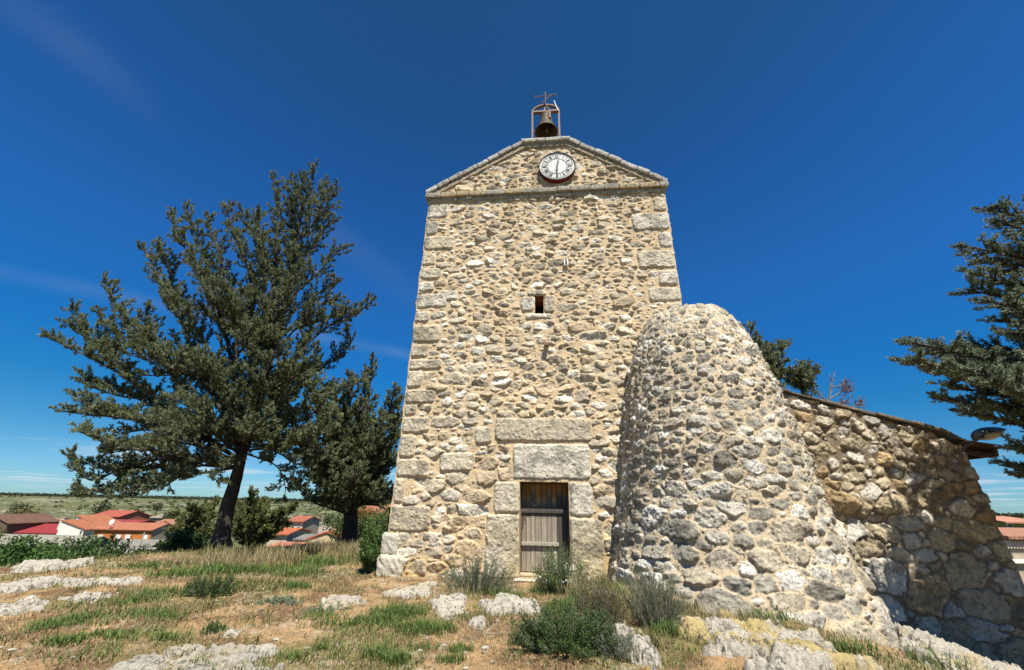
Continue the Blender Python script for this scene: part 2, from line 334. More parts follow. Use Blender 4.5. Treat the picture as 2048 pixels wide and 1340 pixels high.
SZ = [(.15, .03), (.115, .22), (.086, .9), (.062, 1.7), (.043, 2.0), (.029, 1.8)]
Sf = pack(UL, UR, -.3, 12.6, SZ, rects, 4, 7000, (1.35, 2.7), .12, bigf, .12)
us = lines(UL, UR, .0145, (DU0, DU1, WU0, WU1)); zs = lines(-.35, 12.5, .0145, (DZ0, DZ1, WZ0, WZ1))
RP = [(.43, .385, .295), (.40, .35, .26), (.50, .465, .385), (.44, .385, .28)]
U, Z, H, C, s_ = stones_eval(us, zs, Sf, rects, 21, relief=.040, rough=.023, reach=1.22, gap=.011, pal=PAL, mortar=MORT, rect_pal=RP, rect_rough=.014, rect_relief=.045)
rs_ = sstep(.50, .66, fbm(U*1.0, Z*.10, 5.5, 4, 93))*sstep(8.3, 10.2, Z)*.38+sstep(.52, .68, fbm(U, Z*.12, 3.2, 4, 94))*sstep(2.2, 0, Z)*.15; C = C*(1-rs_[..., None]*np.array([.8, .85, .95]))
yel = sstep(1.6, .0, Z)*sstep(.35, .6, fbm(U, Z, 1.3, 3, 88)); C = C*(1-yel[..., None]*np.array([.0, .06, .25]))
jL = (fbm(Z*0+3, Z, 2.6, 4, 61)-.5)*.09; jR = (fbm(Z*0+9, Z, 2.6, 4, 62)-.5)*.09     # ragged corners
eL = sstep(.10, 0, U-UL); eR = sstep(.10, 0, UR-U); H = H*(1-.65*np.maximum(eL, eR))
de = np.minimum.reduce([np.abs(U-DU0)+9*((Z > DZ1) | (Z < DZ0)), np.abs(U-DU1)+9*((Z > DZ1) | (Z < DZ0)), np.abs(Z-DZ1)+9*((U < DU0) | (U > DU1))]); H = H*sstep(0, .03, de)+.0*H
du = -jL*eL+jR*eR
V = D0+T*(U+du)[..., None]+N*H[..., None]; V[..., 2] += Z
uc = (us[:-1]+us[1:])/2; zc2 = (zs[:-1]+zs[1:])/2; UC, ZC2 = np.meshgrid(uc, zc2)
AL, AR = -.58, .93
rake = np.minimum(ZC+.12+(UC-UL)*(12.46-ZC-.12)/(AL-UL), ZC+.12+(UR-UC)*(12.46-ZC-.12)/(UR-AR))
keep = (ZC2 < rake) & ~((UC > DU0) & (UC < DU1) & (ZC2 > DZ0) & (ZC2 < DZ1)) & ~((UC > WU0) & (UC < WU1) & (ZC2 > WZ0) & (ZC2 < WZ1))
wall = MB(); wall.add(V.reshape(-1, 3), grid_faces(*V.shape[:2], keep), C.reshape(-1, 3))
DEP = 5.6
for side in (0, 1):                                       # flanks, coarser
    ss = lines(0, DEP, .035); zz = lines(-.6, ZC+.12, .035)
    Ss = pack(0, DEP, -.4, ZC, [(.2, .1), (.13, .4), (.08, 1)], [], 30+side, 2500)
    U2, Z2, H2, C2, _ = stones_eval(ss, zz, Ss, [], 33+side, relief=.05, pal=PAL, mortar=MORT)
    j = (fbm(Z2*0+(3, 9)[side], Z2, 2.6, 4, 61+side)-.5)*.09; e = sstep(.12, 0, U2); H2 = H2*(1-e)+j*e
    sg = (-1, 1)[side]; V2 = D0+T*((UL, UR)[side]+sg*H2)[..., None]-N*U2[..., None]; V2[..., 2] += Z2
    F = grid_faces(*V2.shape[:2]); wall.add(V2.reshape(-1, 3), F if side else F[:, ::-1], C2.reshape(-1, 3))
wall.add([P3(UL, -.6, -DEP), P3(UR, -.6, -DEP), P3(UR, ZC, -DEP), P3(AR, 12.4, -DEP), P3(AL, 12.4, -DEP), P3(UL, ZC, -DEP)], [[0, 5, 4, 3, 2, 1]], PAL[0])
for (a, b, c, d, dep) in ((DU0, DZ0, DU1, DZ1, .42), (WU0, WZ0, WU1, WZ1, .5)):    # reveals
    jc = (.50, .42, .30)
    for (p, q) in (((a, b), (a, d)), ((a, d), (c, d)), ((c, d), (c, b)), ((c, b), (a, b))):
        wall.add([P3(*p, .012), P3(*q, .012), P3(*q, -dep), P3(*p, -dep)], [[0, 1, 2, 3]], jc if dep < .5 else (.30, .17, .09))
wall.build('wall', M['facade'], tower, True)
# dressed stone block maker (rounded, rough)
def rough_block(mb, o, ax, ay, az, lo, hi, col, step=.045, amp=.012, rnd=.02, seed=0):
    lo = np.array(lo, float); hi = np.array(hi, float); n = np.maximum(1, np.round((hi-lo)/step).astype(int))
    ctr = (lo+hi)/2; hf = (hi-lo)/2
    for d in range(3):
        a, b = [i for i in range(3) if i != d]
        ta = np.linspace(-hf[a], hf[a], n[a]+1); tb = np.linspace(-hf[b], hf[b], n[b]+1); A, B = np.meshgrid(ta, tb)
        for sg in (-1, 1):
            L = np.zeros(A.shape+(3,)); L[..., a] = A; L[..., b] = B; L[..., d] = sg*hf[d]
            inn = np.clip(L, -(hf-rnd), hf-rnd); dv = L-inn; ln = np.linalg.norm(dv, axis=-1, keepdims=True)+1e-9; L = inn+dv/ln*rnd
            nn = (fbm(L[..., 0]*1.3+L[..., 2]+seed*3.1, L[..., 1]+L[..., 2]*.7+seed, 11, 4, seed)-.5)*2*amp
            Ln = L+dv/ln*nn[..., None]; w = ctr+Ln
            P = o+ax*w[..., :1]+ay*w[..., 1:2]+az*w[..., 2:3]
            F = grid_faces(*A.shape)
            mb.add(P.reshape(-1, 3), F if (sg > 0) == (d != 1) else F[:, ::-1], col)
EZ = np.array([0, 0, 1.])
corn = MB(); x = UL-.10; i = 0
while x < UR+.10-.05:
    w = min(rq.uniform(.36, .62), UR+.10-x); w = UR+.10-x if UR+.10-x-w < .25 else w
    c = np.array(rq.choice([(.36, .33, .27), (.40, .34, .24), (.33, .30, .24), (.42, .33, .20)])); dz = rq.uniform(-.01, .01)
    rough_block(corn, D0, T, N, EZ, (x+.006, -.3, ZC+dz), (x+w-.006, .15, ZC+.17+dz), c, .04, .014, .025, i)
    x += w; i += 1
corn.build('cornice', M['dressed'], tower, True)
lt = MB()                                                 # flat band tight under the cornice
x = UL+.02; i = 0
while x < UR-.02:
    w = min(rq.uniform(.4, .8), UR-.02-x); rough_block(lt, D0, T, N, EZ, (x+.005, -.1, ZC-.12), (x+w-.005, .062, ZC-.004), (.42, .38, .30), .05, .008, .02, i+40); x += w; i += 1
lt.build('frieze', M['dressed'], tower, True)
cop = MB()
def rake_blocks(p, q, seed):                              # coping stones up one slope, p low end, q high end (u, z)
    p = np.array(p, float); q = np.array(q, float); L = np.linalg.norm(q-p); d = (q-p)/L; ax = T*d[0]+EZ*d[1]; nz = np.array([-d[1], d[0]]); nz = nz*np.sign(nz[1]); az = T*nz[0]+EZ*nz[1]
    o = P3(p[0], p[1]); s = 0; i = seed
    while s < L-.01:
        w = min(rq.uniform(.4, .62), L-s); w = L-s if L-s-w < .25 else w; e = rq.uniform(-.012, .012)
        rough_block(cop, o, ax, N, az, (s+.005, -.32, -.02+e), (s+w-.005, .13+e, .13+e), rq.choice([(.43, .41, .35), (.38, .36, .31), (.48, .46, .41)]), .04, .016, .03, i); s += w; i += 1
    bw = MB(); rough_block(band, o, ax, N, az, (.1, -.1, -.17), (L-.02, .064, -.028), (.40, .33, .22), .06, .012, .02, seed+77)
band = MB()
rake_blocks((UL-.06, ZC+.175), (AL+.02, 12.43), 100); rake_blocks((UR+.06, ZC+.175), (AR-.02, 12.43), 130)
for i, (a, b) in enumerate(((AL-.04, AL+.74), (AL+.75, AR+.05))):
    rough_block(cop, D0, T, N, EZ, (a, -.5, 12.43), (b, .15, 12.575), (.47, .45, .40), .04, .016, .03, 160+i)
rough_block(band, D0, T, N, EZ, (AL+.03, -.1, 12.27), (AR-.03, .066, 12.425), (.38, .33, .25), .06, .012, .02, 200)
cop.build('coping', M['dressed'], tower, True); band.build('gable_band', M['dressed'], tower, True)
# low roof behind the gable
rf = MB()
for a, b in (((UL-.1, ZC+.16), (AL, 12.36)), ((AL, 12.36), (AR, 12.36)), ((AR, 12.36), (UR+.1, ZC+.16))):
    rf.add([P3(*a, -.3), P3(*b, -.3), P3(*b, -DEP), P3(*a, -DEP)], [[0, 1, 2, 3]], (.38, .17, .09))
rf.build('roof', M['tile'], tower)
# worn foot at the left corner, and the plinth
ft = MB(); rough_block(ft, D0, T, N, EZ, (UL-.16, -.9, -.5), (UL+.45, .12, .42), (.50, .45, .34), .03, .05, .1, 301); rough_block(ft, D0, T, N, EZ, (UL-.14, -.85, .40), (UL+.25, .05, .86), (.5, .46, .37), .03, .03, .08, 302)
ft.build('corner_plinth', M['facade'], tower, True)
# threshold
th_ = MB(); rough_block(th_, D0, T, N, EZ, (DU0-.12, -.35, -.28), (DU1+.1, .22, .05), (.60, .57, .48), .03, .02, .04, 310); rough_block(th_, D0, T, N, EZ, (DU0+.01, -.3, .04), (DU1-.01, -.02, .13), (.50, .40, .24), .03, .008, .015, 311)
th_.build('threshold', M['facade'], tower, True)
# door
door = MB(); RB = .25
dw = [.09, .10, .085, .13, .12, .10, .11, .105, .115]; sm = sum(dw); x = DU0+.03; F_ = (DU1-DU0-.06)/sm
planks = MB(); RB = .32
for i, w in enumerate(dw):
    w *= F_; zz = np.linspace(DZ0+.04, DZ1-.04, 60); t0 = rq.uniform(-.004, .004)
    for f_, (o1) in enumerate((x+.003, x+w-.003)): pass
    nz_ = len(zz); uu = np.array([x+.003, x+.006, x+w-.006, x+w-.003]); dep = np.array([-.02, 0, 0, -.02])
    VV = []; CC = []
    for zk in zz:
        for u_, dd in zip(uu, dep): VV.append(P3(u_, zk, -RB+t0+dd+rq.uniform(-.001, .001)))
        fresh = float(sstep(1.56, 1.80, zk+.13*math.sin(i*2.3)+.05*math.sin(i*5.1))); brk = float(sstep(1.22, 1.30, zk+.03*math.sin(i*3)))*(1-fresh)  # fresh: unweathered top; brk: lintel's shadow, ragged lower edge, put into plank colour
        base = np.array([.27, .225, .165])*(0.85+.06*(i*7 % 5)); brown = np.array([.26, .13, .03])*(0.8+.1*(i*5 % 4)); drk = np.array([.075, .062, .048])
        if i >= 7 and zk < 1.9: base = np.array([.06, .055, .045])  # jamb's shadow painted into the colour of the right-hand planks
        CC += [base*(1-fresh)*(1-brk*.8)+brown*fresh+drk*brk*.8]*4
    planks.add(VV, grid_faces(nz_, 4), CC); x += w
planks.build('door', M['wood'], tower)
dobj = COL.objects[-1] if False else [o for o in COL.objects if o.name == 'door'][0]
for (z0, z1, u1, c, ot) in ((1.335, 1.425, DU1-.04, (.07, .06, .05), .045), (.66, .735, DU1-.24, (.30, .28, .21), .07)):
    r_ = MB(); rough_block(r_, D0, T, N, EZ, (DU0+.03, -RB-.01, z0), (u1, -RB+ot, z1), c, .03, .004, .012, int(z0*100)); r_.build('door_rail', M['wood'], dobj, True)
la = MB(); la.tube([P3(DU0+.03, 1.375, -RB+.07), P3(DU0+.13, 1.38, -RB+.08), P3(DU0+.135, 1.33, -RB+.08)], .009); la.tube([P3(DU0+.07, 1.27, -RB+.03), P3(DU0+.07, 1.05, -RB+.03)], .010)
la.tube([P3(DU0+.12, 1.24, -RB+.03), P3(DU0+.15, 1.20, -RB+.035), P3(DU0+.12, 1.16, -RB+.03)], .008); la.build('latch', M['iron'], dobj)
frm = MB()
for (a, b) in ((DU0+.002, DU0+.03), (DU1-.03, DU1-.002)): frm.box(D0, T, N, EZ, (a, -RB-.06, DZ0+.03), (b, -RB+.03, DZ1-.004), (.13, .09, .055))
frm.box(D0, T, N, EZ, (DU0+.03, -RB-.06, DZ1-.045), (DU1-.03, -RB+.03, DZ1-.004), (.12, .05, .02)); frm.build('door_frame', M['wood'], dobj)
kn = MB()
for (px, py) in ((1063, 1006), (1069, 1011), (1075, 1009)): u_, z_ = fac(px, py, RB); kn = MB(); kn.lathe(P3(u_, z_, -RB+.001), T, EZ, N, [(.018, 0), (.014, .008), (0.001, .010)], 10, (.4, .33, .2)); kn.build('nail_head', M['wood'], dobj)
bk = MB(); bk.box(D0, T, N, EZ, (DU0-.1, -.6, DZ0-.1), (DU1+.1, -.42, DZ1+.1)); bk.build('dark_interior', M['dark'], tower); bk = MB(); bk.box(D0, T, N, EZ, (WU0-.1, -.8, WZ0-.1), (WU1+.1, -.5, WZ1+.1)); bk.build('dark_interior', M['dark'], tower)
ws = MB(); rough_block(ws, D0, T, N, EZ, (WU0+.002, -.4, WZ1-.13), (WU1-.002, -.06, WZ1-.004), (.22, .07, .02), .03, .01, .01, 9); ws.build('window_lintel', M['facade'], tower, True)
# small metal bracket and the peg stone
u_, z_ = fac(1132, 528); b_ = MB(); b_.box(D0, T, N, EZ, (u_-.055, .03, z_-.10), (u_-.03, .11, z_+.1)); b_.box(D0, T, N, EZ, (u_+.03, .03, z_-.10), (u_+.055, .11, z_+.1)); b_.box(D0, T, N, EZ, (u_-.03, .03, z_-.08), (u_+.03, .06, z_+.09)); tag(b_.build('bracket', M['white'], tower), 'small white bracket on the wall')
b2 = MB(); b2.tube([P3(u_, z_-.08, .09), P3(u_, z_+.12, .09)], .014); b2.build('bracket_pin', M['black'], [o for o in COL.objects if o.name == 'bracket'][0])
u_, z_ = fac(1092, 692); b_ = MB(); rough_block(b_, D0, T, N, EZ, (u_-.05, 0, z_-.05), (u_+.08, .20, z_+.04), (.25, .15, .10), .03, .01, .02, 5); b_.build('projecting_stone', M['facade'], tower, True)

# ================================================================= CLOCK
cu, cz = fac(1114, 339); cr = .56; CK = 1.455
clock = empty('wall_clock', P3(cu, cz), 'round pale tower clock with a dark rim, red beneath, high in the gable', 'clock')
q = MB(); q.lathe(P3(cu, cz, .0), T, EZ, N, [(cr-.016, .10), (cr-.014, .165), (cr, .17), (cr+.012, .15), (cr+.012, .0)], 64); q.build('rim', M['black'], clock, True)
q = MB(); a = np.linspace(-2.3, -.45, 26)
for t0, t1 in zip(a[:-1], a[1:]):
    o = P3(cu, cz); dd = lambda t, r, n: o+T*math.cos(t)*r+EZ*math.sin(t)*r+N*n
    q.add([dd(t0, cr+.014, .01), dd(t1, cr+.014, .01), dd(t1, cr+.014, .145), dd(t0, cr+.014, .145)], [[0, 1, 2, 3]]); q.add([dd(t0, cr+.014, .145), dd(t1, cr+.014, .145), dd(t1, cr-.004, .174), dd(t0, cr-.004, .174)], [[0, 1, 2, 3]])
q.build('red_rim', M['redpaint'], clock)
q = MB(); q.lathe(P3(cu, cz), T, EZ, N, [(cr-.015, .14), (.001, .143)], 64); q.build('dial', M['dialm'], clock)
q = MB(); o = P3(cu, cz, .147)
def stroke(mb, x0, y0, x1, y1, w, off=0):
    d = np.array([x1-x0, y1-y0]); L = np.linalg.norm(d); d /= L; ax = T*d[0]+EZ*d[1]; az = -T*d[1]+EZ*d[0]; x0 *= CK; y0 *= CK; L *= CK; w *= CK
    mb.box(o+T*x0+EZ*y0+N*off, ax, N, az, (0, 0, -w/2), (L, .004, w/2))
G = {'I': [(0, 0, 0, 1)], 'V': [(-.3, 1, 0, 0), (.3, 1, 0, 0)], 'X': [(-.3, 1, .3, 0), (.3, 1, -.3, 0)]}
ROM = ['XII', 'I', 'II', 'III', 'IIII', 'V', 'VI', 'VII', 'VIII', 'IX', 'X', 'XI']
for i, rm in enumerate(ROM):
    q = MB()
    an = -i*math.pi/6; ws_ = {'I': .42, 'V': .75, 'X': .8}; tot = sum(ws_[c] for c in rm); s = .062 if len(rm) < 4 else .052; x = -tot/2
    for ch in rm:
        x += ws_[ch]/2
        for (x0, y0, x1, y1) in G[ch]:
            pts = []
            for (a, b) in ((x0+x, y0), (x1+x, y1)):
                lx, ly = a*s*.8, .225+b*s*1.45; pts += [lx*math.cos(an)-ly*math.sin(an), lx*math.sin(an)+ly*math.cos(an)]
            stroke(q, *pts, .011)
        x += ws_[ch]/2
    q.build('numeral', M['black'], clock)
q = MB()
for r0 in (.205, .335):
    th = np.linspace(0, 2*np.pi, 49)
    for a, b in zip(th[:-1], th[1:]): stroke(q, r0*math.cos(a), r0*math.sin(a), r0*math.cos(b), r0*math.sin(b), .007)
for i in range(12):
    a = (i+.5)*math.pi/6; stroke(q, .205*math.cos(a), .205*math.sin(a), .335*math.cos(a), .335*math.sin(a), .006)
q.build('dial_lines', M['black'], clock)
q = MB(); stroke(q, 0, -.04, .035, .17, .016, .012); stroke(q, .018, .09, .03, .14, .04, .014); q.build('hour_hand', M['black'], clock)
q = MB(); stroke(q, 0, .05, -.005, -.30, .016, .02); stroke(q, -.002, -.04, -.004, -.15, .04, .022); q.lathe(o+N*.02, T, EZ, N, [(.026, 0), (.02, .02), (.001, .02)], 16); q.build('minute_hand', M['black'], clock)

# ================================================================= BELL FRAME, BELL
BK = .30
pl = [fac(1063, 281, BK), fac(1123, 279, BK)]; zt = 12.56
uL, uR = fac(1065, 240, BK)[0], fac(1118, 238, BK)[0]; zb = fac(1066, 226, BK)[1]; um = (uL+uR)/2; ra = (uR-uL)/2; ztop = fac(1092, 211, BK)[1]
bf = empty('bell_stand', P3(um, zt, -BK), 'rusty iron bell frame with arched top and cross standing on the gable peak', 'bell frame')
for u_ in (uL, uR):
    q = MB(); q.box(D0-N*BK, T, N, EZ, (u_-.03, -.05, zt), (u_+.03, .05, zb), None); q.box(D0-N*BK, T, N, EZ, (u_-.07, -.1, zt), (u_+.07, .1, zt+.03)); q.build('post', M['iron'], bf)
q = MB(); th = np.linspace(math.pi, 0, 22)
for a, b in zip(th[:-1], th[1:]):
    pa = (um+ra*math.cos(a), zb+(ztop-zb)*math.sin(a)); pb = (um+ra*math.cos(b), zb+(ztop-zb)*math.sin(b))
    d = np.array(pb)-np.array(pa); L = np.linalg.norm(d); d /= L; q.box(P3(*pa, -BK), T*d[0]+EZ*d[1], N, -T*d[1]+EZ*d[0], (-.004, -.05, -.025), (L+.004, .05, .025))
q.build('arch', M['iron'], bf)
q = MB(); q.box(D0-N*BK, T, N, EZ, (uL+.03, -.06, zb-.03), (uR-.03, .06, zb+.04)); q.build('yoke_bar', M['iron'], bf)
q = MB(); q.tube([P3(uL+.03, zt+.9, -BK), P3(uL+.15, zt+.3, -BK+.1), P3(uL+.2, zt+.02, -BK+.1)], .012); q.build('brace', M['iron'], bf); q = MB(); q.tube([P3(uL+.04, zt+.6, -BK), P3(uL+.35, zt+.02, -BK-.1)], .010); q.build('brace', M['iron'], bf); q = MB()
q.tube([P3(uR-.05, zt+.7, -BK), P3(uR-.2, zt+.02, -BK-.1)], .010); q.build('brace', M['iron'], bf)
zx = fac(1090, 184, BK)[1]; q = MB(); q.tube([P3(um+.0, ztop, -BK), P3(um+.0, zx, -BK)], .016)
zx1 = fac(1090, 192, BK)[1]; w = .37; q.tube([P3(um-w, zx1-.02, -BK), P3(um+w, zx1+.03, -BK)], .016)
for (a, b) in ((um-w, zx1-.02), (um+w, zx1+.03)): q.tube([P3(a, b-.06, -BK), P3(a, b+.06, -BK)], .014); q.lathe(P3(a, b, -BK), T, N, EZ, [(.001, -.03), (.028, 0), (.001, .03)], 8)
q.tube([P3(um-.06, zx-.07, -BK), P3(um+.06, zx-.07, -BK)], .014); q.build('cross', M['iron'], bf)
q = MB(); a = fac(1083, 207, BK-.1); b = fac(1105, 189, BK-.1); q.tube([P3(*a, -BK+.12), P3(*b, -BK+.12)], .018); q.build('wind_arrow', M['iron'], bf)
q = MB(); a = fac(1117, 222, BK-.05); b = fac(1108, 202, BK-.05); q.tube([P3(*a, -BK+.06), P3(a[0]-.05, a[1]+.12, -BK+.06), P3(*b, -BK+.06)], .018); q.build('lever', M['white'], bf)
q = MB()
for i in range(6): q.box(P3(uL+.12, zt+.04+i*.055, -BK+.1), T, N, EZ, (-.03+.01*(i % 2), -.03, 0), (.03, .03, .035))
q.build('insulator', M['white'], bf)
zbt = zb-.10; bell = empty('church_bell', P3(um+.01, zbt, -BK), 'weathered bronze bell hanging in the iron frame above the clock', 'bell')
q = MB(); BH = .95; BP = [(.001, 0), (.10, -.005), (.16, -.03), (.185, -.10), (.20, -.25), (.225, -.42), (.265, -.58), (.32, -.71), (.375, -.80), (.40, -.86), (.395, -.885), (.365, -.86), (.30, -.72), (.24, -.55), (.19, -.2), (.15, -.06), (.001, -.03)]
q.lathe(P3(um+.01, zbt, -BK), T, N, EZ, BP, 48)
for hh in (-.12, -.60, -.74):
    r0 = np.interp(-hh, [-p[1] for p in BP[:10]], [p[0] for p in BP[:10]]); q.lathe(P3(um+.01, zbt, -BK), T, N, EZ, [(r0-.005, hh-.012), (r0+.008, hh), (r0-.005, hh+.012)], 48)
q.build('bell_body', M['bronze'], bell, True)
q = MB(); q.tube([P3(um+.01, zbt-.05, -BK), P3(um+.03, zbt-.75, -BK)], .015); q.lathe(P3(um+.03, zbt-.8, -BK), T, N, EZ, [(.001, -.06), (.05, 0), (.001, .06)], 12); q.build('clapper', M['iron'], bell)
q = MB(); q.tube([P3(um-.06, zbt-.02, -BK), P3(um-.05, zbt+.1, -BK), P3(um+.05, zbt+.1, -BK), P3(um+.07, zbt-.02, -BK)], .022); q.box(P3(um, zbt, -BK), T, N, EZ, (-.05, -.05, .03), (.05, .05, .3)); q.build('headstock', M['black'], bell)
q = MB(); q.box(P3(um+.14, zbt-.3, -BK+.22), T, N, EZ, (-.035, -.03, -.16), (.035, .03, .18)); q.tube([P3(um+.02, zb+.3, -BK+.06), P3(um+.10, zb-.02, -BK+.15), P3(um+.14, zbt-.1, -BK+.2)], .016); q.build('striker', M['iron'], bell)

# ================================================================= BUTTRESS
BC = np.array([4.47, 9.64, 0])
prof = [(-.95, 2.70), (-.6, 2.58), (0.08, 2.38), (.78, 2.17), (1.7, 2.0), (2.95, 1.86), (4.0, 1.69), (4.9, 1.46), (5.34, 1.31), (5.60, 1.20), (5.82, 1.08), (5.97, .95), (6.05, .78), (6.10, .42), (6.11, .02)]
pz = np.array([p[0] for p in prof]); prr = np.array([p[1] for p in prof])
arc = np.concatenate([[0], np.cumsum(np.hypot(np.diff(pz), np.diff(prr)))]); La = arc[-1]
RM = 1.9; th0, th1 = rad(-35), rad(215); us = lines(th0*RM, th1*RM, .0155); zs = lines(0, La, .0155)
def bigb(z): return 1.5 if z < 1.2 else (1.15 if z < 2.6 else (.92 if z < 4.3 else .76))
brects = []
Sb = [(1.0*RM*1.15, .55, .52, .34, -.2), (.62*RM, .75, .5, .4, .3), (.55*RM, 1.5, .34, .24, .1)]
occ = [(s[0]-s[2], s[1]-s[3], s[0]+s[2], s[1]+s[3]) for s in Sb]
Sb += pack(us[0], us[-1], 0, La, [(.13, .15), (.108, .6), (.082, 1.1), (.060, 1.5), (.038, 1.6)], occ, 8, 6400, (1.2, 2.2), .14, bigb, .11)
PALB = [(.44, .40, .32), (.37, .335, .265), (.51, .47, .385), (.32, .29, .225), (.42, .36, .26), (.58, .545, .465), (.26, .235, .185)]
U, A_, H, C, s_ = stones_eval(us, zs, Sb, [], 57, relief=.050, pal=PALB, mortar=(.56, .44, .28), rough=.032, gap=.010, warp=.045)
TH_ = U/RM; zz = np.interp(A_, arc, pz); rr = np.interp(A_, arc, prr)
k9 = 12; zz = np.apply_along_axis(lambda v: np.convolve(np.pad(v, k9, 'edge'), np.ones(2*k9+1)/(2*k9+1), 'valid'), 0, zz); rr = np.apply_along_axis(lambda v: np.convolve(np.pad(v, k9, 'edge'), np.ones(2*k9+1)/(2*k9+1), 'valid'), 0, rr)
dz = np.gradient(zz, axis=0); dr = np.gradient(rr, axis=0); ln = np.hypot(dz, dr); nr_, nz_ = dz/ln, -dr/ln
# angle 0 = to the right (+x), 90 = towards the viewer, 180 = to the left
dirx = np.cos(TH_)[..., None]*T+np.sin(TH_)[..., None]*N
lump = (fbm(U, A_, .9, 3, 71)-.5)*.10
top = sstep(0.6, 0.0, rr); Hc = H*(1-.3*sstep(4.2, 5.9, zz))*(1-.5*top)+lump*(1-.6*top)
Vb = BC+dirx*(rr+Hc*nr_)[..., None]; Vb[..., 2] = zz+Hc*nz_
cap = sstep(5.6, 6.0, zz); C = C*(1-cap[..., None]*.75)+np.array([.47, .41, .31])*cap[..., None]*.75
but = MB(); but.add(Vb.reshape(-1, 3), grid_faces(*Vb.shape[:2])[:, ::-1], C.reshape(-1, 3))
bo = but.build('buttress', M['buttress'], None, True); tag(bo, 'big rounded tapering stone buttress leaning on the right corner of the bell tower', 'buttress')

# ================================================================= NAVE WALL
NB = .55                                                  # set back from the facade
nave = empty('church_nave', P3(7.4, -1, -NB), 'low rough stone church wall with a sloping top between the buttress and the lamp', 'church wall')
def fn(px, py): return fac(px, py, NB)
topl = [fn(1500, 762), fn(1565, 782), fn(1700, 818), fn(1830, 848), fn(1880, 860), fn(1935, 888)]
uEnd = topl[-1][0]; uSt = 3.9
us = lines(uSt, uEnd+.35, .0185); zs = lines(-1.9, 4.8, .0185)
def bign(z): return 1.9 if z < .6 else (1.35 if z < 1.8 else 1.0)
Sn = pack(uSt, uEnd+.35, -1.9, 4.7, [(.15, .2), (.11, .5), (.08, 1.2), (.055, 1.5), (.035, 1.5)], [], 14, 3800, (1.0, 2.0), .5, bign)
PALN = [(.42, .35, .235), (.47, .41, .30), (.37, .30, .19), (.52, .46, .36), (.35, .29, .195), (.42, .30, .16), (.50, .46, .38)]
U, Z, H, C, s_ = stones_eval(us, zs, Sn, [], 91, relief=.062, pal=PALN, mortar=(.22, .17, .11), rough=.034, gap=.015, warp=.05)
H = H+(fbm(U, Z, .8, 4, 97)-.5)*.2
uz = fn(1760, 1040); notch = np.exp(-((Z-uz[1]-.0-(U-uz[0])*.02)/.22)**2)*sstep(uz[0]+1.3, uz[0]+.3, U)*sstep(uz[0]-1.8, uz[0]-.9, U); H = H+.10*np.exp(-((Z-uz[1]-.3)/.3)**2)*sstep(uz[0]+1.3, uz[0]+.3, U)-notch*.12
tz = np.interp(us, [p[0] for p in topl], [p[1] for p in topl])
batter = np.interp(zs, [-1.9, 2.6], [.38, 0])[:, None]
rag = (fbm(Z*0+2, Z, 1.6, 4, 99)-.5)*.22; edge = sstep(uEnd-.9, uEnd, U)
Ue = U+edge*(batter+rag-.35*sstep(uEnd, uEnd+.35, U)*0)
Zt = np.minimum(Z, tz[None, :]-.02)
rnd = sstep(uEnd+.35-.22, uEnd+.35, U)
# squeeze columns so that the last one lies on the corner line
Ux = uSt+(U-uSt)*(uEnd-uSt)/(uEnd+.35-uSt); Ux = Ux+sstep(uEnd-1.2, uEnd, Ux)*(batter+rag*.6)
Hn = H-rnd**2*.25
Vn = D0+T*Ux[..., None]+N*(Hn-NB)[..., None]; Vn[..., 2] += Zt
ZCc = (Z[:-1, :-1]+Z[1:, 1:])/2; keep = ZCc < tz[None, :-1]+.03
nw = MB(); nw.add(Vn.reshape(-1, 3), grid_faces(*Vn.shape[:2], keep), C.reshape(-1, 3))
# return wall going back from the corner
ss = lines(0, 7, .04); rows = zs[::2]; Ss = pack(0, 7, -1.9, 3.2, [(.2, .3), (.12, 1)], [], 44, 2500, (1, 1.8), .4)
U2, Z2, H2, C2, _ = stones_eval(ss, rows, Ss, [], 46, relief=.07, pal=PALN, mortar=(.2, .155, .1), gap=.015)
edgeV = Vn[::2, -1, :]; e = sstep(.2, 0, U2)
V3 = edgeV[:, None, :]-N*U2[..., None]+T*(H2*(1-e))[..., None]; V3[..., 2] = np.minimum(Z2, topl[-1][1]-.1)
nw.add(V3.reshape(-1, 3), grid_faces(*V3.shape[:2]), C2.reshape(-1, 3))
nw.build('wall', M['nave'], nave, True)
# verge slabs and roof
vs = MB(); ux = 4.2; i = 0; up = [p[0] for p in topl]; zp = [p[1] for p in topl]
while ux < uEnd+.02:
    w = rq.uniform(.14, .34); z0 = np.interp(ux, up, zp); z1 = np.interp(ux+w, up, zp); sl = np.array([w, z1-z0]); L = np.linalg.norm(sl); sl /= L
    rough_block(vs, P3(ux, z0, -NB), T*sl[0]+EZ*sl[1], N, -T*sl[1]+EZ*sl[0], (-.01, -.45, -.015+rq.uniform(-.01, .01)), (L+.01, .07+rq.uniform(-.03, .04), .035+rq.uniform(-.005, .02)), rq.choice([(.20, .18, .15), (.26, .235, .19), (.15, .135, .115), (.24, .17, .12)]), .04, .014, .018, i); ux += w; i += 1
vs.build('verge_slabs', M['dressed'], nave, True)
ev0 = (uEnd, topl[-1][1]); evo = fac(1997, 897, NB); sl = np.array(evo)-np.array(ev0); L = np.linalg.norm(sl); sl /= L; ax = T*sl[0]+EZ*sl[1]; az = -T*sl[1]+EZ*sl[0]
ev = MB(); ev.box(P3(*ev0, -NB), ax, N, az, (-.2, -6, -.02), (L-.02, .1, .012), (.10, .06, .035)); 
for kx in range(3): ev.box(P3(*ev0, -NB), ax, N, az, (-.3, -.2-kx*.9, -.14), (L-.06-.02*kx, -.08-kx*.9, -.022), (.09, .055, .035))
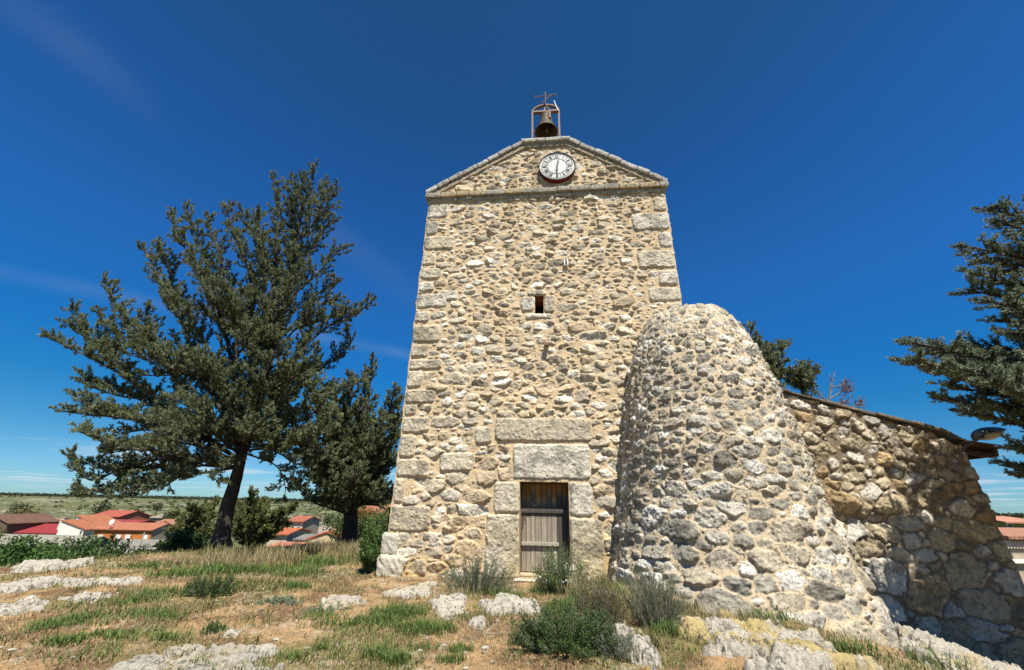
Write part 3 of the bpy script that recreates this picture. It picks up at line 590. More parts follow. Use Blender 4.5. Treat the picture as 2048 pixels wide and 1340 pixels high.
ev.box(P3(*ev0, -NB), ax, N, az, (L-.16, -6, -.20), (L-.08, .06, -.022), (.08, .05, .03)); ev.box(P3(*ev0, -NB), ax, N, az, (-.1, -.04, -.24), (L-.17, .04, -.145), (.07, .045, .03)); ev.build('eave_timber', M['wood'], nave)
tl = MB()
for kx in range(30):
    c = np.array(rq.choice([(.50, .22, .12), (.42, .17, .09), (.55, .30, .18)])); yy = .12-kx*.22
    pts = np.array([P3(ev0[0], ev0[1], -NB)+ax*t_+az*.02+N*yy for t_ in (-.15, L)]); n = 7; th = np.linspace(0, math.pi, n)
    VV = [p+N*(-.11+.11*math.cos(t_))+az*(.06*math.sin(t_)) for p in pts for t_ in th]; tl.add(VV, grid_faces(2, n), c)
o_ = np.array([P3(u_, z_+.03, -NB-.2) for u_, z_ in topl]); tl.add(np.vstack([o_, o_-N*6]), [[i, i+1, i+7, i+6] for i in range(5)], (.42, .19, .1))
tl.build('roof', M['tile'], nave)
hk = MB(); h0 = fac(1990, 914, NB); hk.tube([P3(h0[0]-.02, h0[1]+.02, -NB+.03), P3(h0[0]+.02, h0[1]-.07, -NB+.03), P3(h0[0]-.05, h0[1]-.12, -NB+.03)], .012); hk.build('hook', M['iron'], nave)

# ---- the lamp on the wall
LY = 9.0
def lp(px, py, Y=LY): return atY(px, py, Y)
lamp = empty('street_lamp', lp(1925, 905), 'grey street lamp head on a short arm above the eave of the low church wall', 'street lamp')
q = MB(); q.tube([lp(1922, 925, 9.1), lp(1922, 905, 9.05), lp(1930, 893), lp(1950, 881), lp(1966, 872)], [.03, .03, .03, .028, .028], 10, col=(.14, .05, .03)); q.build('arm', M['iron'], lamp, True)
a_, b_ = lp(1952, 876), lp(2013, 862); ax = (b_-a_); L = np.linalg.norm(ax); ax /= L; ay = np.array([0, -1, .28]); ay -= ax*(ay@ax); ay /= np.linalg.norm(ay); az = np.cross(ax, ay); az *= np.sign(az[2])
q = MB(); g = MB(); nx, ny = 24, 13; SS, TT = np.meshgrid(np.linspace(0, 1, nx), np.linspace(-1, 1, ny), indexing='ij')
wd = .17*np.sin(np.pi*np.clip(SS, .0, 1)**.62)**.6+.02; hd = .14*np.sin(np.pi*SS**.6)**.7+.03
VV = a_+ax*(SS*L)[..., None]+ay*(wd*np.sin(TT*np.pi/2))[..., None]+az*(hd*np.cos(TT*np.pi/2)**.8)[..., None]; q.add(VV.reshape(-1, 3), grid_faces(nx, ny))
q.tube([a_-ax*.02, a_+ax*.14], [.045, .06], 10)
q.build('housing', M['lampgrey'], lamp, True)
VV = a_+ax*(.12+SS*(L-.16))[..., None]+ay*(wd*.9*np.sin(TT*np.pi/2))[..., None]-az*(hd*.62*np.cos(TT*np.pi/2)*np.sin(np.pi*SS)**.5)[..., None]; g.add(VV.reshape(-1, 3), grid_faces(nx, ny)[:, ::-1]); g.build('lens', M['lens'], lamp, True)

# ================================================================= GROUND
def terr(x, y):
    x = np.asarray(x, float); y = np.asarray(y, float)
    q = np.hypot((x-4)/16.3, (y-4)/16.5); s = np.maximum(q-1, 0)*16.4; d = np.hypot(x, y)
    z = -8.6*(1-np.exp(-(s/15)**1.5))
    z = z-np.minimum(.25*np.maximum(x-4.3, 0), 4)*(1-sstep(60, 200, d))
    hill = sstep(125, 520, d+40*(fbm(x, y, .004, 3, 2)-.5)*2)
    z = z+hill*(7.4+.6*fbm(x, y, .002, 2, 4))+hill*(1-sstep(500, 900, d))*(fbm(x, y, .012, 4, 6)-.5)*1.6
    z = z+sstep(900, 6000, d)*3.0
    z = z+sstep(100, 180, d)*(1-hill)*(fbm(x, y, .03, 3, 8)-.5)*1.5
    near = 1-sstep(18, 40, d)
    z = z+near*((fbm(x, y, .35, 3, 10)-.5)*.16+(fbm(x, y, 1.6, 4, 12)-.5)*.07)
    return z
th = np.concatenate([np.radians(np.linspace(-66, 66, 400)), np.radians(np.linspace(66, 294, 70))[1:]])
r1 = .6*1.0085**np.arange(470); r2 = r1[-1]*1.035**np.arange(1, 175); rr_ = np.concatenate([[0.02], r1, r2])
TH2, RR = np.meshgrid(th, rr_); X = RR*np.sin(TH2); Y = RR*np.cos(TH2); Zg = terr(X, Y)
fine = np.exp(-RR/14); Zg += fine*((fbm(X, Y, 9, 4, 31, .6)-.5)*.035+(fbm(X, Y, 3.1, 3, 35)-.5)*.05)
D_ = RR
gmask = sstep(.50, .62, fbm(X, Y, .8, 4, 41))                              # greener patches
straw = np.array([.33, .215, .11]); dirt = np.array([.18, .11, .058]); green = np.array([.115, .125, .045])
c = straw*(1-sstep(.45, .6, fbm(X, Y, 2.2, 4, 43)))[..., None]+dirt*sstep(.45, .6, fbm(X, Y, 2.2, 4, 43))[..., None]
c = c*(1-.55*gmask[..., None])+green*.55*gmask[..., None]
c = c*(.70+.6*fbm(X, Y, 11, 4, 47, .7))[..., None]; peb = sstep(.66, .72, vnoise(X*19, Y*19, 48))*sstep(.5, .6, fbm(X, Y, 1.3, 3, 49)); c = c*(1-.6*peb[..., None])+np.array([.42, .38, .3])*.6*peb[..., None]
farc = np.array([.085, .10, .036])*(1-sstep(.4, .65, fbm(X, Y, .012, 5, 51)))[..., None]+np.array([.125, .12, .05])*sstep(.4, .65, fbm(X, Y, .012, 5, 51))[..., None]
scr = sstep(.56, .66, fbm(X, Y*.6, .09, 5, 55)); farc = farc*(1-.6*scr[..., None])+np.array([.05, .06, .028])*.6*scr[..., None]
rk = .55*sstep(.60, .68, fbm(X, Y, .045, 6, 57, .65))*sstep(120, 170, D_)*(1-sstep(420, 560, D_)); farc = farc*(1-rk[..., None])+np.array([.47, .43, .34])*rk[..., None]
fld = sstep(560, 700, D_)*sstep(.5, .56, fbm(X*.6, Y*2, .0022, 3, 59)); farc = farc*(1-.8*fld[..., None])+np.array([.40, .33, .2])*.8*fld[..., None]
k = sstep(20, 45, D_)[..., None]; c = c*(1-k)+farc*k
nr, nc = X.shape
V = np.stack([X, Y, Zg], -1).reshape(-1, 3); F = grid_faces(nr, nc)
i = np.arange(nr-1); wrap = np.stack([i*nc+nc-1, i*nc, (i+1)*nc, (i+1)*nc+nc-1], 1)
m, t, b = mat_new('hill_ground'); ca = attr_col(t); n1 = noise(t, 26, 6, .7); n2 = noise(t, 5, 5, .6)
kk = nd(t, 'ShaderNodeMath', {0: ramp(t, n1, .25, .75, .6, 1.35), 1: ramp(t, n2, .3, .7, .85, 1.15)}, operation='MULTIPLY').outputs[0]
base_ = mixc_(t, 1.0, ca, nd(t, 'ShaderNodeCombineColor', {0: kk, 1: kk, 2: kk}).outputs[0], 'MULTIPLY')
far_ = nd(t, 'ShaderNodeAttribute', attribute_name='Col').outputs['Alpha']; fm = lambda a, op='MULTIPLY': nd(t, 'ShaderNodeMath', {0: a, 1: far_}, operation=op).outputs[0]
sc_ = ramp(t, noise(t, .45, 4, .7), .50, .56); base_ = mixc_(t, fm(sc_), base_, (.045, .055, .024))
rk_ = nd(t, 'ShaderNodeMath', {0: ramp(t, noise(t, .30, 8, .75), .55, .58), 1: ramp(t, noise(t, .035, 3, .5), .44, .52)}, operation='MULTIPLY').outputs[0]
base_ = mixc_(t, fm(rk_), base_, (.40, .36, .28)); t.links.new(base_, b.inputs['Base Color']); bump(t, b, n1, .03, 1.0); b.inputs['Roughness'].default_value = .97; b.inputs['Specular IOR Level'].default_value = .1
c4 = np.concatenate([c, (sstep(60, 110, D_)*(1-sstep(500, 700, D_)))[..., None]], -1)
g_o = mesh_np('ground', V, [np.vstack([F, wrap])], m, None, c4.reshape(-1, 4)); tag(g_o, kind='structure')

# ================================================================= ROCKS
def rock(name, label, x, y, rx, ry, h, rot=0, col=(.43, .39, .315), seed=0, sink=.35, res=.022, group=None, yellow=.0, zoff=0, tilt=(0, 0), rag=1.3):
    n = int(max(24, min(170, 2*max(rx, ry)/res))); g_ = np.linspace(-1.1, 1.1, n); A, B = np.meshgrid(g_, g_)
    ca_, sa_ = math.cos(rot), math.sin(rot); px = x+(A*rx)*ca_-(B*ry)*sa_; py = y+(A*rx)*sa_+(B*ry)*ca_
    d = np.hypot(A, B)+(fbm(px+seed, py*1.5, 2.4/max(rx, .3), 5, seed, .6)-.5)*rag
    e = sstep(1.0, .55, d); st_ = fbm(px*.6+seed, py*2.2, 3.2, 5, seed+3, .6)
    st_ = (st_-.2)*8; st_ = (np.floor(st_)+sstep(.55, .95, st_-np.floor(st_)))/8+.2; hh = h*.72*e*(.2+1.15*st_)+e*((fbm(px, py, 7, 4, seed+5, .6)-.5)*.09*min(1, h/.12)-sstep(.10, 0, np.abs(fbm(px, py*1.7, 2.2, 4, seed+6)-.5))*.07*min(1, h/.12))-(1-e)*sink
    hh = hh+tilt[0]*A*rx+tilt[1]*B*ry
    z = terr(px, py)+hh+zoff
    C_ = np.array(col)*(.80+.4*fbm(px, py, 5, 4, seed+7))[..., None]; yl = yellow*sstep(.48, .62, fbm(px, py, 3.3, 4, seed+9)); C_ = C_*(1-yl[..., None])+np.array([.42, .31, .09])*yl[..., None]
    V = np.stack([px, py, z], -1).reshape(-1, 3); keep = (d[:-1, :-1] < 1.15)
    F = grid_faces(n, n, keep)
    o = mesh_np(name, V-np.array([x, y, 0]), F, M['rock'], None, C_.reshape(-1, 3)); o.location = (x, y, 0)
    return tag(o, label, 'rock', group)
def rock_px(label, x0, y0, x1, y1, h=.12, **k):
    zc_ = k.pop('z', 0.0); a = atZ(x0, (y0+y1)/2, zc_); b = atZ(x1, (y0+y1)/2, zc_); n_ = atZ((x0+x1)/2, y1, zc_); f = atZ((x0+x1)/2, y0+4, zc_)
    c_ = (n_+f)/2; rot = math.atan2(b[1]-a[1], b[0]-a[0])
    return rock('rock_outcrop', label, c_[0], c_[1], np.linalg.norm(b-a)/2*1.12, abs(f[1]-n_[1])/2*1.15, h, rot, **k)
rock_px('flat pale rock slab at the left edge, behind the lowest left slab', -60, 1160, 105, 1206, .14, seed=1)
rock_px('long white rock slab to the left of the cushion bush, with a pointed right end', 140, 1154, 280, 1184, .13, seed=2)
rock_px('small white rock slab just below the long pointed slab', 118, 1189, 216, 1211, .10, seed=3)
rock_px('pale rock slab nearest the left edge, lowest of the slabs there', -60, 1203, 92, 1236, .12, seed=4)
rock_px('grey rock ledge beside the ivy hedge, shaded by the big juniper', 40, 1117, 180, 1146, .16, seed=5)
rock_px('large white and grey bedrock sheet cut by the bottom edge of the photo', 190, 1286, 600, 1400, .10, seed=6, col=(.37, .34, .28), yellow=.15, z=-.02)
rock_px('yellowish white boulder in the dry grass left of the tower corner', 632, 1188, 735, 1224, .13, seed=7, yellow=.2)
rock_px('low pale rock at the foot of the tower, left of the grey green shrub', 765, 1168, 890, 1206, .12, seed=8, yellow=.2)
rock_px('rough white rock below the grey green shrub by the door', 850, 1196, 945, 1238, .14, seed=9, yellow=.1)
rock_px('white rock in front of the door, biggest there, with a flat sunlit face', 962, 1198, 1085, 1243, .17, seed=10)
rock_px('small triangular white stone on brown soil in front of the tower', 936, 1236, 978, 1261, .12, seed=11)
rock_px('thin white slab just behind the big foreground bush', 1040, 1242, 1130, 1262, .08, seed=12)
rock_px('upright pale rock between the big bush and the broom shrub', 1230, 1256, 1300, 1360, .24, seed=13)
rock_px('broken white rock patch in the middle of the dry grass', 436, 1256, 492, 1278, .09, seed=14)
rock_px('large yellow lichened rock at the foot of the buttress', 1385, 1272, 1700, 1420, .26, seed=15, yellow=.75, z=-.15)
rock('rock_outcrop', 'sloping yellow and grey bedrock between the buttress and the shaded church wall', 7.2, 7.7, 1.7, 1.25, .42, .25, seed=16, yellow=.5, sink=.5, tilt=(-.02, .10))
rock('rock_outcrop', 'grey bedrock shelf cut by the bottom right corner', 6.0, 6.1, 1.3, .9, .3, .2, seed=17, yellow=.45, sink=.5)
rock('rock_outcrop', 'dark mossy rock ledge under the shaded church wall', 8.7, 8.35, 1.1, .6, .3, .1, seed=18, yellow=.6, sink=.5, col=(.38, .33, .24))
for k, (px, py, s, lab) in enumerate([(970, 1304, .07, 'small white pebble left of the big foreground bush'), (1028, 1288, .05, 'small pale stone beside the left edge of the big bush'), (552, 1276, .05, 'white stone right of the broken rock patch'), (615, 1290, .04, 'tiny white stone right of the bedrock sheet'), (840, 1300, .035, 'tiny pebble in the grass in front of the tower'), (888, 1292, .045, 'small flat stone in brown grass below the door'), (410, 1262, .03, 'tiny pebble left of the broken rock patch'), (20, 1310, .05, 'small pale stone near the bottom left corner'), (648, 1286, .03, 'lone tiny stone between the grass tufts'), (520, 1225, .035, 'small white stone beside the flat silver plant')]):
    p = atZ(px, py); mb = MB(); u_ = np.linspace(0, np.pi, 9); v_ = np.linspace(0, 2*np.pi, 12, endpoint=False); prof_ = [(max(.001, math.sin(a)*s*.6*(1+.2*math.sin(3*a+k))), -math.cos(a)*s*.35) for a in u_]
    mb.lathe(np.array([0, 0, .2*s]), np.array([1.3, .2, 0]), np.array([0, .8, .1]), EZ, prof_, 7, (.5, .47, .4)); o = mb.build('stone', M['rock'], None, True); o.location = (p[0], p[1], float(terr(p[0], p[1]))); tag(o, lab, 'stone', 'loose stones in the dry grass')

# ================================================================= GRASS AND LOW PLANTS
def blades(P, H, lean, W, col, seg=2, droop=.5, rng=RNG):
    n = len(P); az = rng.uniform(0, 2*np.pi, n); d = np.stack([np.cos(az), np.sin(az), 0*az], 1); s = np.stack([-np.sin(az+rng.normal(0, .6, n)), np.cos(az), 0*az], 1)
    H = np.broadcast_to(H, (n,))[:, None]; lean = np.broadcast_to(lean, (n,))[:, None]; W = np.broadcast_to(W, (n,))[:, None]
    m_ = P+np.array([0, 0, 1.])*H*.55+d*H*lean*.4; t_ = P+np.array([0, 0, 1.])*H*(1-droop*lean*.5)+d*H*lean
    V = np.stack([P-s*W/2, P+s*W/2, m_-s*W*.4, m_+s*W*.4, t_], 1).reshape(-1, 3); b_ = np.arange(n)[:, None]*5
    F = np.concatenate([b_+[0, 1, 3], b_+[0, 3, 2], b_+[2, 3, 4]]); C = np.repeat(col, 5, 0)
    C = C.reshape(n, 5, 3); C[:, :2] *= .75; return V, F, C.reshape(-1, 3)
def cols(n, a, b, rng=RNG, v=.18):
    t_ = rng.random(n)[:, None]; return (np.array(a)*(1-t_)+np.array(b)*t_)*rng.uniform(1-v, 1+v, (n, 1))
GREEN = ((.075, .135, .028), (.14, .19, .05)); STRAW = ((.40, .29, .14), (.50, .39, .21)); OLIVE = ((.12, .13, .04), (.25, .23, .09))
def inside_stuff(x, y):                                     # nothing grows in the walls
    q = np.stack([x, y], -1)-D0[:2]; u = q@T[:2]; n = q@N[:2]
    return ((u > UL-.1) & (n < .03)) | (np.hypot(x-BC[0], y-BC[1]) < 2.45) | ((u > 4) & (n < -NB+.1))
def scatter(n, rmin, rmax, amax=62, pw=1.0, rng=RNG):
    r = rmin*(rmax/rmin)**rng.random(n); a = np.radians(rng.uniform(-amax, amax, n)); x = r*np.sin(a); y = r*np.cos(a); m = ~inside_stuff(x, y)
    q = np.hypot((x-4)/16.3, (y-4)/16.5); m &= q < 1.2; return x[m], y[m]
x, y = scatter(170000, 3.0, 21); p = np.stack([x, y, terr(x, y)], 1); d = np.hypot(x, y)
keep = rngk = RNG.random(len(x)) < .35+.65*sstep(.38, .55, fbm(x, y, 2.2, 4, 43)); p = p[keep]; d = d[keep]
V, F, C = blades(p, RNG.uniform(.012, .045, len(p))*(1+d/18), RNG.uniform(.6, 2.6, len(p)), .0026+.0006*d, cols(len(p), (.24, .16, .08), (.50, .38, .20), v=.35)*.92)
tag(mesh_np('dry_grass', V, F, M['grass'], None, C, False), 'short dry straw covering the hilltop soil', 'dry grass', kind='stuff')
# green turf: patches from noise
x, y = scatter(150000, 3.2, 22); f = .5+.45*(fbm(x, y, .8, 4, 41)-.5)+.75*(fbm(x, y, 3.2, 3, 64)-.5)+.05*sstep(9, 14, y); keep = RNG.random(len(x)) < sstep(.48, .66, f)*.75+.035; x = x[keep]; y = y[keep]; d = np.hypot(x, y)
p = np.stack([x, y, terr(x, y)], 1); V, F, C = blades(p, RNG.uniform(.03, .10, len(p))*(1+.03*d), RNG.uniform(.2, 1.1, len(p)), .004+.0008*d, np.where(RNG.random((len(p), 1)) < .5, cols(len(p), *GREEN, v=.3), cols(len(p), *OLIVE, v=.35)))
tag(mesh_np('green_grass', V, F, M['grass'], None, C, False), 'patchy green turf on the hilltop', 'grass', kind='stuff')
# tufts: (px, py, radius px, height m, count, palette)
TV = []; 
def tuft(mb, x, y, r, h, n, pal, lean=(.1, .9), w=None, sd=None):
    a = RNG.uniform(0, 2*np.pi, n); q = r*RNG.random(n)**.8*(.75+.5*vnoise(a*1.6+x*7, a*0+y*5, 3)); xx = x+q*np.cos(a); yy = y+q*np.sin(a)*.7; m = ~inside_stuff(xx, yy); xx = xx[m]; yy = yy[m]; n = len(xx)
    if n == 0: return
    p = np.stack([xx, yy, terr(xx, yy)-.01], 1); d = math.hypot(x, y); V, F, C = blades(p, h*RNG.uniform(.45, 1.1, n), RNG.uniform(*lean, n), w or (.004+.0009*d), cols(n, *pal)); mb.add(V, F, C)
tm = MB()
for (px, py, rp, h, n, g_) in [(225, 1275, 40, .10, 420, 0), (150, 1250, 45, .11, 520, 0), (95, 1262, 25, .10, 240, 0), (120, 1295, 22, .13, 260, 0), (265, 1210, 45, .09, 500, 0), (300, 1235, 35, .09, 380, 0), (330, 1240, 26, .09, 240, 0),
        (590, 1182, 30, .14, 320, 0), (300, 1195, 20, .1, 160, 0), (430, 1262, 18, .1, 200, 0), (325, 1280, 20, .12, 180, 0), (590, 1310, 26, .09, 260, 0), (640, 1290, 15, .09, 140, 0), (700, 1250, 50, .10, 560, 0), (760, 1245, 45, .13, 620, 0),
        (800, 1230, 45, .15, 700, 0), (850, 1260, 50, .15, 760, 0), (755, 1310, 22, .16, 300, 0), (790, 1320, 26, .16, 360, 0), (850, 1296, 22, .08, 160, 0), (900, 1325, 22, .10, 200, 0), (920, 1305, 20, .1, 180, 0), (640, 1235, 40, .08, 380, 0),
        (640, 1130, 40, .28, 420, 0), (700, 1120, 45, .38, 520, 1), (600, 1150, 40, .20, 420, 0), (740, 1130, 28, .40, 380, 1), (520, 1140, 70, .22, 900, 0), (560, 1110, 60, .35, 700, 1), (430, 1140, 60, .22, 800, 0), (360, 1150, 50, .18, 560, 0), (470, 1110, 60, .42, 800, 1),
        (600, 1120, 50, .3, 500, 1), (660, 1100, 60, .40, 700, 1), (390, 1125, 40, .3, 420, 1), (300, 1130, 40, .15, 420, 0), (500, 1175, 50, .22, 520, 1), (470, 1190, 40, .2, 420, 1), (540, 1190, 35, .16, 300, 1), (340, 1190, 60, .12, 560, 0),
        (1130, 1230, 40, .2, 500, 0), (1180, 1215, 40, .25, 500, 0), (1090, 1190, 30, .2, 300, 0), (1010, 1200, 30, .15, 260, 0), (1240, 1200, 40, .30, 560, 0), (1210, 1175, 30, .38, 420, 1), (1340, 1225, 30, .25, 360, 1), (1400, 1235, 40, .22, 520, 0), (1460, 1240, 45, .22, 560, 0), (1530, 1255, 40, .22, 460, 0), (1440, 1262, 40, .18, 360, 1),
        (1380, 1300, 60, .16, 420, 1), (1480, 1310, 60, .22, 320, 1), (1560, 1290, 40, .25, 260, 1), (1300, 1325, 40, .25, 360, 1), (1340, 1300, 30, .2, 260, 0), (1700, 1335, 50, .2, 300, 0), (1880, 1320, 40, .3, 300, 0), (1920, 1330, 40, .35, 220, 1)]:
    p = atZ(px, py, 0.0 if px < 1300 else -.12); r = rp/819*np.linalg.norm(p-EYE); h *= (.8 if g_ else 1); n = int(n*(.5 if g_ else .9)); tuft(tm, p[0], p[1], r, h, n, (GREEN, OLIVE, OLIVE)[g_] if not (g_ == 1 and RNG.random() < .35) else OLIVE)
for (px, py, rp, h, n, g_) in [(1040, 1300, 25, .16, 160, 1), (1230, 1230, 60, .42, 360, 2), (1260, 1190, 50, .36, 320, 1), (1165, 1200, 40, .34, 240, 2), (985, 1195, 40, .2, 200, 1), (905, 1200, 40, .2, 200, 2), (1300, 1240, 50, .45, 260, 2), (1360, 1250, 40, .35, 240, 2), (1080, 1260, 50, .14, 240, 1), (1480, 1280, 60, .3, 240, 2), (1620, 1320, 60, .25, 200, 2), (450, 1130, 80, .5, 420, 2), (640, 1105, 70, .45, 420, 2), (540, 1125, 50, .5, 260, 2), (715, 1110, 30, .5, 220, 2)]:
    p = atZ(px, py, 0.0 if px < 1300 else -.12); tuft(tm, p[0], p[1], rp/819*np.linalg.norm(p-EYE), h, n, (GREEN, OLIVE, ((.22, .18, .09), (.42, .35, .20)))[g_], (.1, .7), .0035+.0006*float(np.linalg.norm(p)))
tag(tm.build('grass_tufts', M['grass']), 'green and straw tufts of taller grass across the hilltop', 'grass tufts', kind='stuff')

gx, gy = scatter(2600, 3.0, 16); gz = terr(gx, gy); gs = .006+.018*RNG.random(len(gx))**3*1.6; ico = np.array([[1, 0, 0], [-1, 0, 0], [0, 1, 0], [0, -1, 0], [0, 0, .7], [0, 0, -.7]]); gf = np.array([[0, 2, 4], [2, 1, 4], [1, 3, 4], [3, 0, 4], [2, 0, 5], [1, 2, 5], [3, 1, 5], [0, 3, 5]])
gv = np.stack([gx, gy, gz+gs*.2], 1)[:, None]+ico*(gs[:, None, None]*RNG.uniform(.6, 1.4, (len(gx), 6, 1))); tag(mesh_np('gravel', gv.reshape(-1, 3), (np.arange(len(gx))[:, None, None]*6+gf).reshape(-1, 3), M['rock'], None, np.repeat(cols(len(gx), (.30, .24, .16), (.5, .46, .38)), 6, 0), False), 'small stone chips scattered in the soil', 'gravel', kind='stuff')
# shrubs: many short leafy sprigs on real stems
def sprigs(P, D, L, W, col, rng=RNG):                       # flat little kites
    n = len(P); s = np.cross(D, rng.normal(0, 1, (n, 3))); s /= np.linalg.norm(s, axis=1)[:, None]+1e-9; L = np.broadcast_to(L, (n,))[:, None]; W = np.broadcast_to(W, (n,))[:, None]
    V = np.stack([P, P+D*L*.45+s*W/2, P+D*L, P+D*L*.45-s*W/2], 1).reshape(-1, 3); return V, np.arange(n)[:, None]*4+[0, 1, 2, 3], np.repeat(col, 4, 0)
def unit(v): return v/(np.linalg.norm(v, axis=-1, keepdims=True)+1e-9)
def shrub(name, label, cat, x, y, rx, ry, h, nstem, nleaf, leafL, leafW, pal, up=.7, spread=1.0, z=None, flowers=0, core=.0, fan=.0, group=None):
    z = float(terr(x, y)) if z is None else z; e = empty(name, (x, y, z), label, cat, group); o = np.array([x, y, z-.03]); st_ = MB(); LP = []; LD = []
    for i in range(nstem):
        a = RNG.uniform(0, 2*np.pi); q = math.sqrt(RNG.random()); b0 = o+np.array([rx*.45*q*math.cos(a), ry*.45*q*math.sin(a), 0]); el = RNG.uniform(.15, 1.0)**.7
        tip = o+np.array([rx*q*math.cos(a)*1.0, ry*q*math.sin(a), h*(.45+.6*math.sqrt(max(0, 1-q*q)))*RNG.uniform(.35, 1.22)]); mid = (b0+tip)/2+RNG.normal(0, .04*h, 3)+np.array([0, 0, .06*h])
        st_.tube([b0, mid, tip], [.006, .004, .002], 3, False); k_ = nleaf//nstem; t_ = RNG.random(k_)**.65; p = (b0*(1-t_)[:, None]**2+2*mid*(t_*(1-t_))[:, None]+tip*t_[:, None]**2)
        LP.append(p+RNG.normal(0, .02*h+.008, (k_, 3))); dd = unit(tip-mid)*up+unit(RNG.normal(0, 1, (k_, 3)))*spread*.7; LD.append(unit(dd))
    st_.build('stems', M['twig'], e); P = np.vstack(LP); D = np.vstack(LD); P[:, 2] = np.maximum(P[:, 2], z-.02); n = len(P)
    V, F, C = sprigs(P, D, leafL*RNG.uniform(.6, 1.3, n), leafW, cols(n, *pal)); mesh_np('foliage', V, F, M['leaf'], e, C, False)
    if flowers:
        for i in range(flowers):
            fb = MB()
            k_ = RNG.integers(0, n); p = P[k_]+np.array([0.02, -.06, .05]); p[0] += abs(RNG.normal(0, .05))
            for q in range(6): a = q*math.pi/3; r_ = .016; fb.add([p, p+[r_*math.cos(a), -.004, r_*math.sin(a)], p+[r_*math.cos(a+.9), -.004, r_*math.sin(a+.9)]], [[0, 1, 2]])
            fb.build('flower', M['white'], e)
    return e
def at_px(px, py, z=0.0): p = atZ(px, py, z); return p[0], p[1]
GG = ((.10, .125, .07), (.17, .20, .12)); DG = ((.045, .085, .022), (.10, .15, .045)); BR = ((.13, .10, .045), (.19, .17, .075))
x, y = at_px(952, 1190); shrub('lavender_shrub', 'grey green spiky shrub in front of the wall, left of the door', 'shrub', x, y, .78, .34, .50, 120, 9000, .045, .008, GG, 1.0, .7)
x, y = at_px(1120, 1192); shrub('flowering_shrub', 'leafy green shrub with small white flowers covering the right foot of the door', 'shrub', x, y, .52, .36, .66, 110, 9500, .032, .012, ((.07, .12, .03), (.15, .21, .07)), .7, 1.0, flowers=26)
x, y = at_px(1135, 1330); shrub('foreground_bush', 'big dense dark green bush at the bottom centre of the photo', 'bush', x, y+.25, .62, .5, .42, 200, 26000, .026, .010, DG, .6, 1.0)
x, y = at_px(1195, 1275); shrub('heather_shrub', 'tall brownish green feathery shrub behind the big foreground bush', 'shrub', x, y, .42, .34, .60, 150, 13000, .030, .006, ((.14, .095, .04), (.12, .14, .05)), 1.1, .7)
x, y = at_px(1318, 1270, -.05); shrub('broom_shrub', 'broom shrub of thin upright grey and green stalks left of the buttress foot', 'shrub', x, y, .42, .30, .62, 150, 6500, .07, .005, ((.09, .13, .05), (.20, .20, .13)), 1.6, .4)
x, y = at_px(1225, 1330); shrub('silver_shrub', 'small silvery grey shrub right of the big foreground bush', 'shrub', x+.05, y+.1, .26, .24, .26, 60, 4200, .028, .008, ((.18, .20, .14), (.27, .29, .21)), .9, .9)
x, y = at_px(418, 1196); shrub('cushion_bush', 'low dark green cushion bush alone on the dry grass', 'bush', x, y, .46, .34, .30, 90, 8000, .03, .012, ((.05, .085, .02), (.09, .13, .04)), .6, 1.0)
x, y = at_px(560, 1213); shrub('silver_plant', 'flat silvery plant patch on brown soil, left of the yellowish boulder', 'plant', x, y, .36, .26, .09, 50, 2600, .03, .012, ((.15, .18, .11), (.23, .27, .18)), .6, 1.0)
x, y = at_px(655, 1222); shrub('silver_plant', 'flat silvery plant patch touching the front of the yellowish boulder', 'plant', x, y, .38, .26, .08, 50, 2400, .03, .012, ((.17, .20, .13), (.25, .28, .19)), .6, 1.0)
x, y = at_px(418, 1268); shrub('dark_herb', 'small dark herb tuft beside the broken white rock patch', 'plant', x, y, .12, .10, .14, 24, 900, .025, .009, DG, .8, .9)
x, y = at_px(1750, 1150, -.2)
shrub('thistle', 'small brown dead thistle plant at the left foot of the buttress', 'plant', *at_px(1290, 1200), .30, .16, .42, 50, 1800, .035, .006, ((.20, .15, .09), (.15, .15, .07)), 1.0, .9)
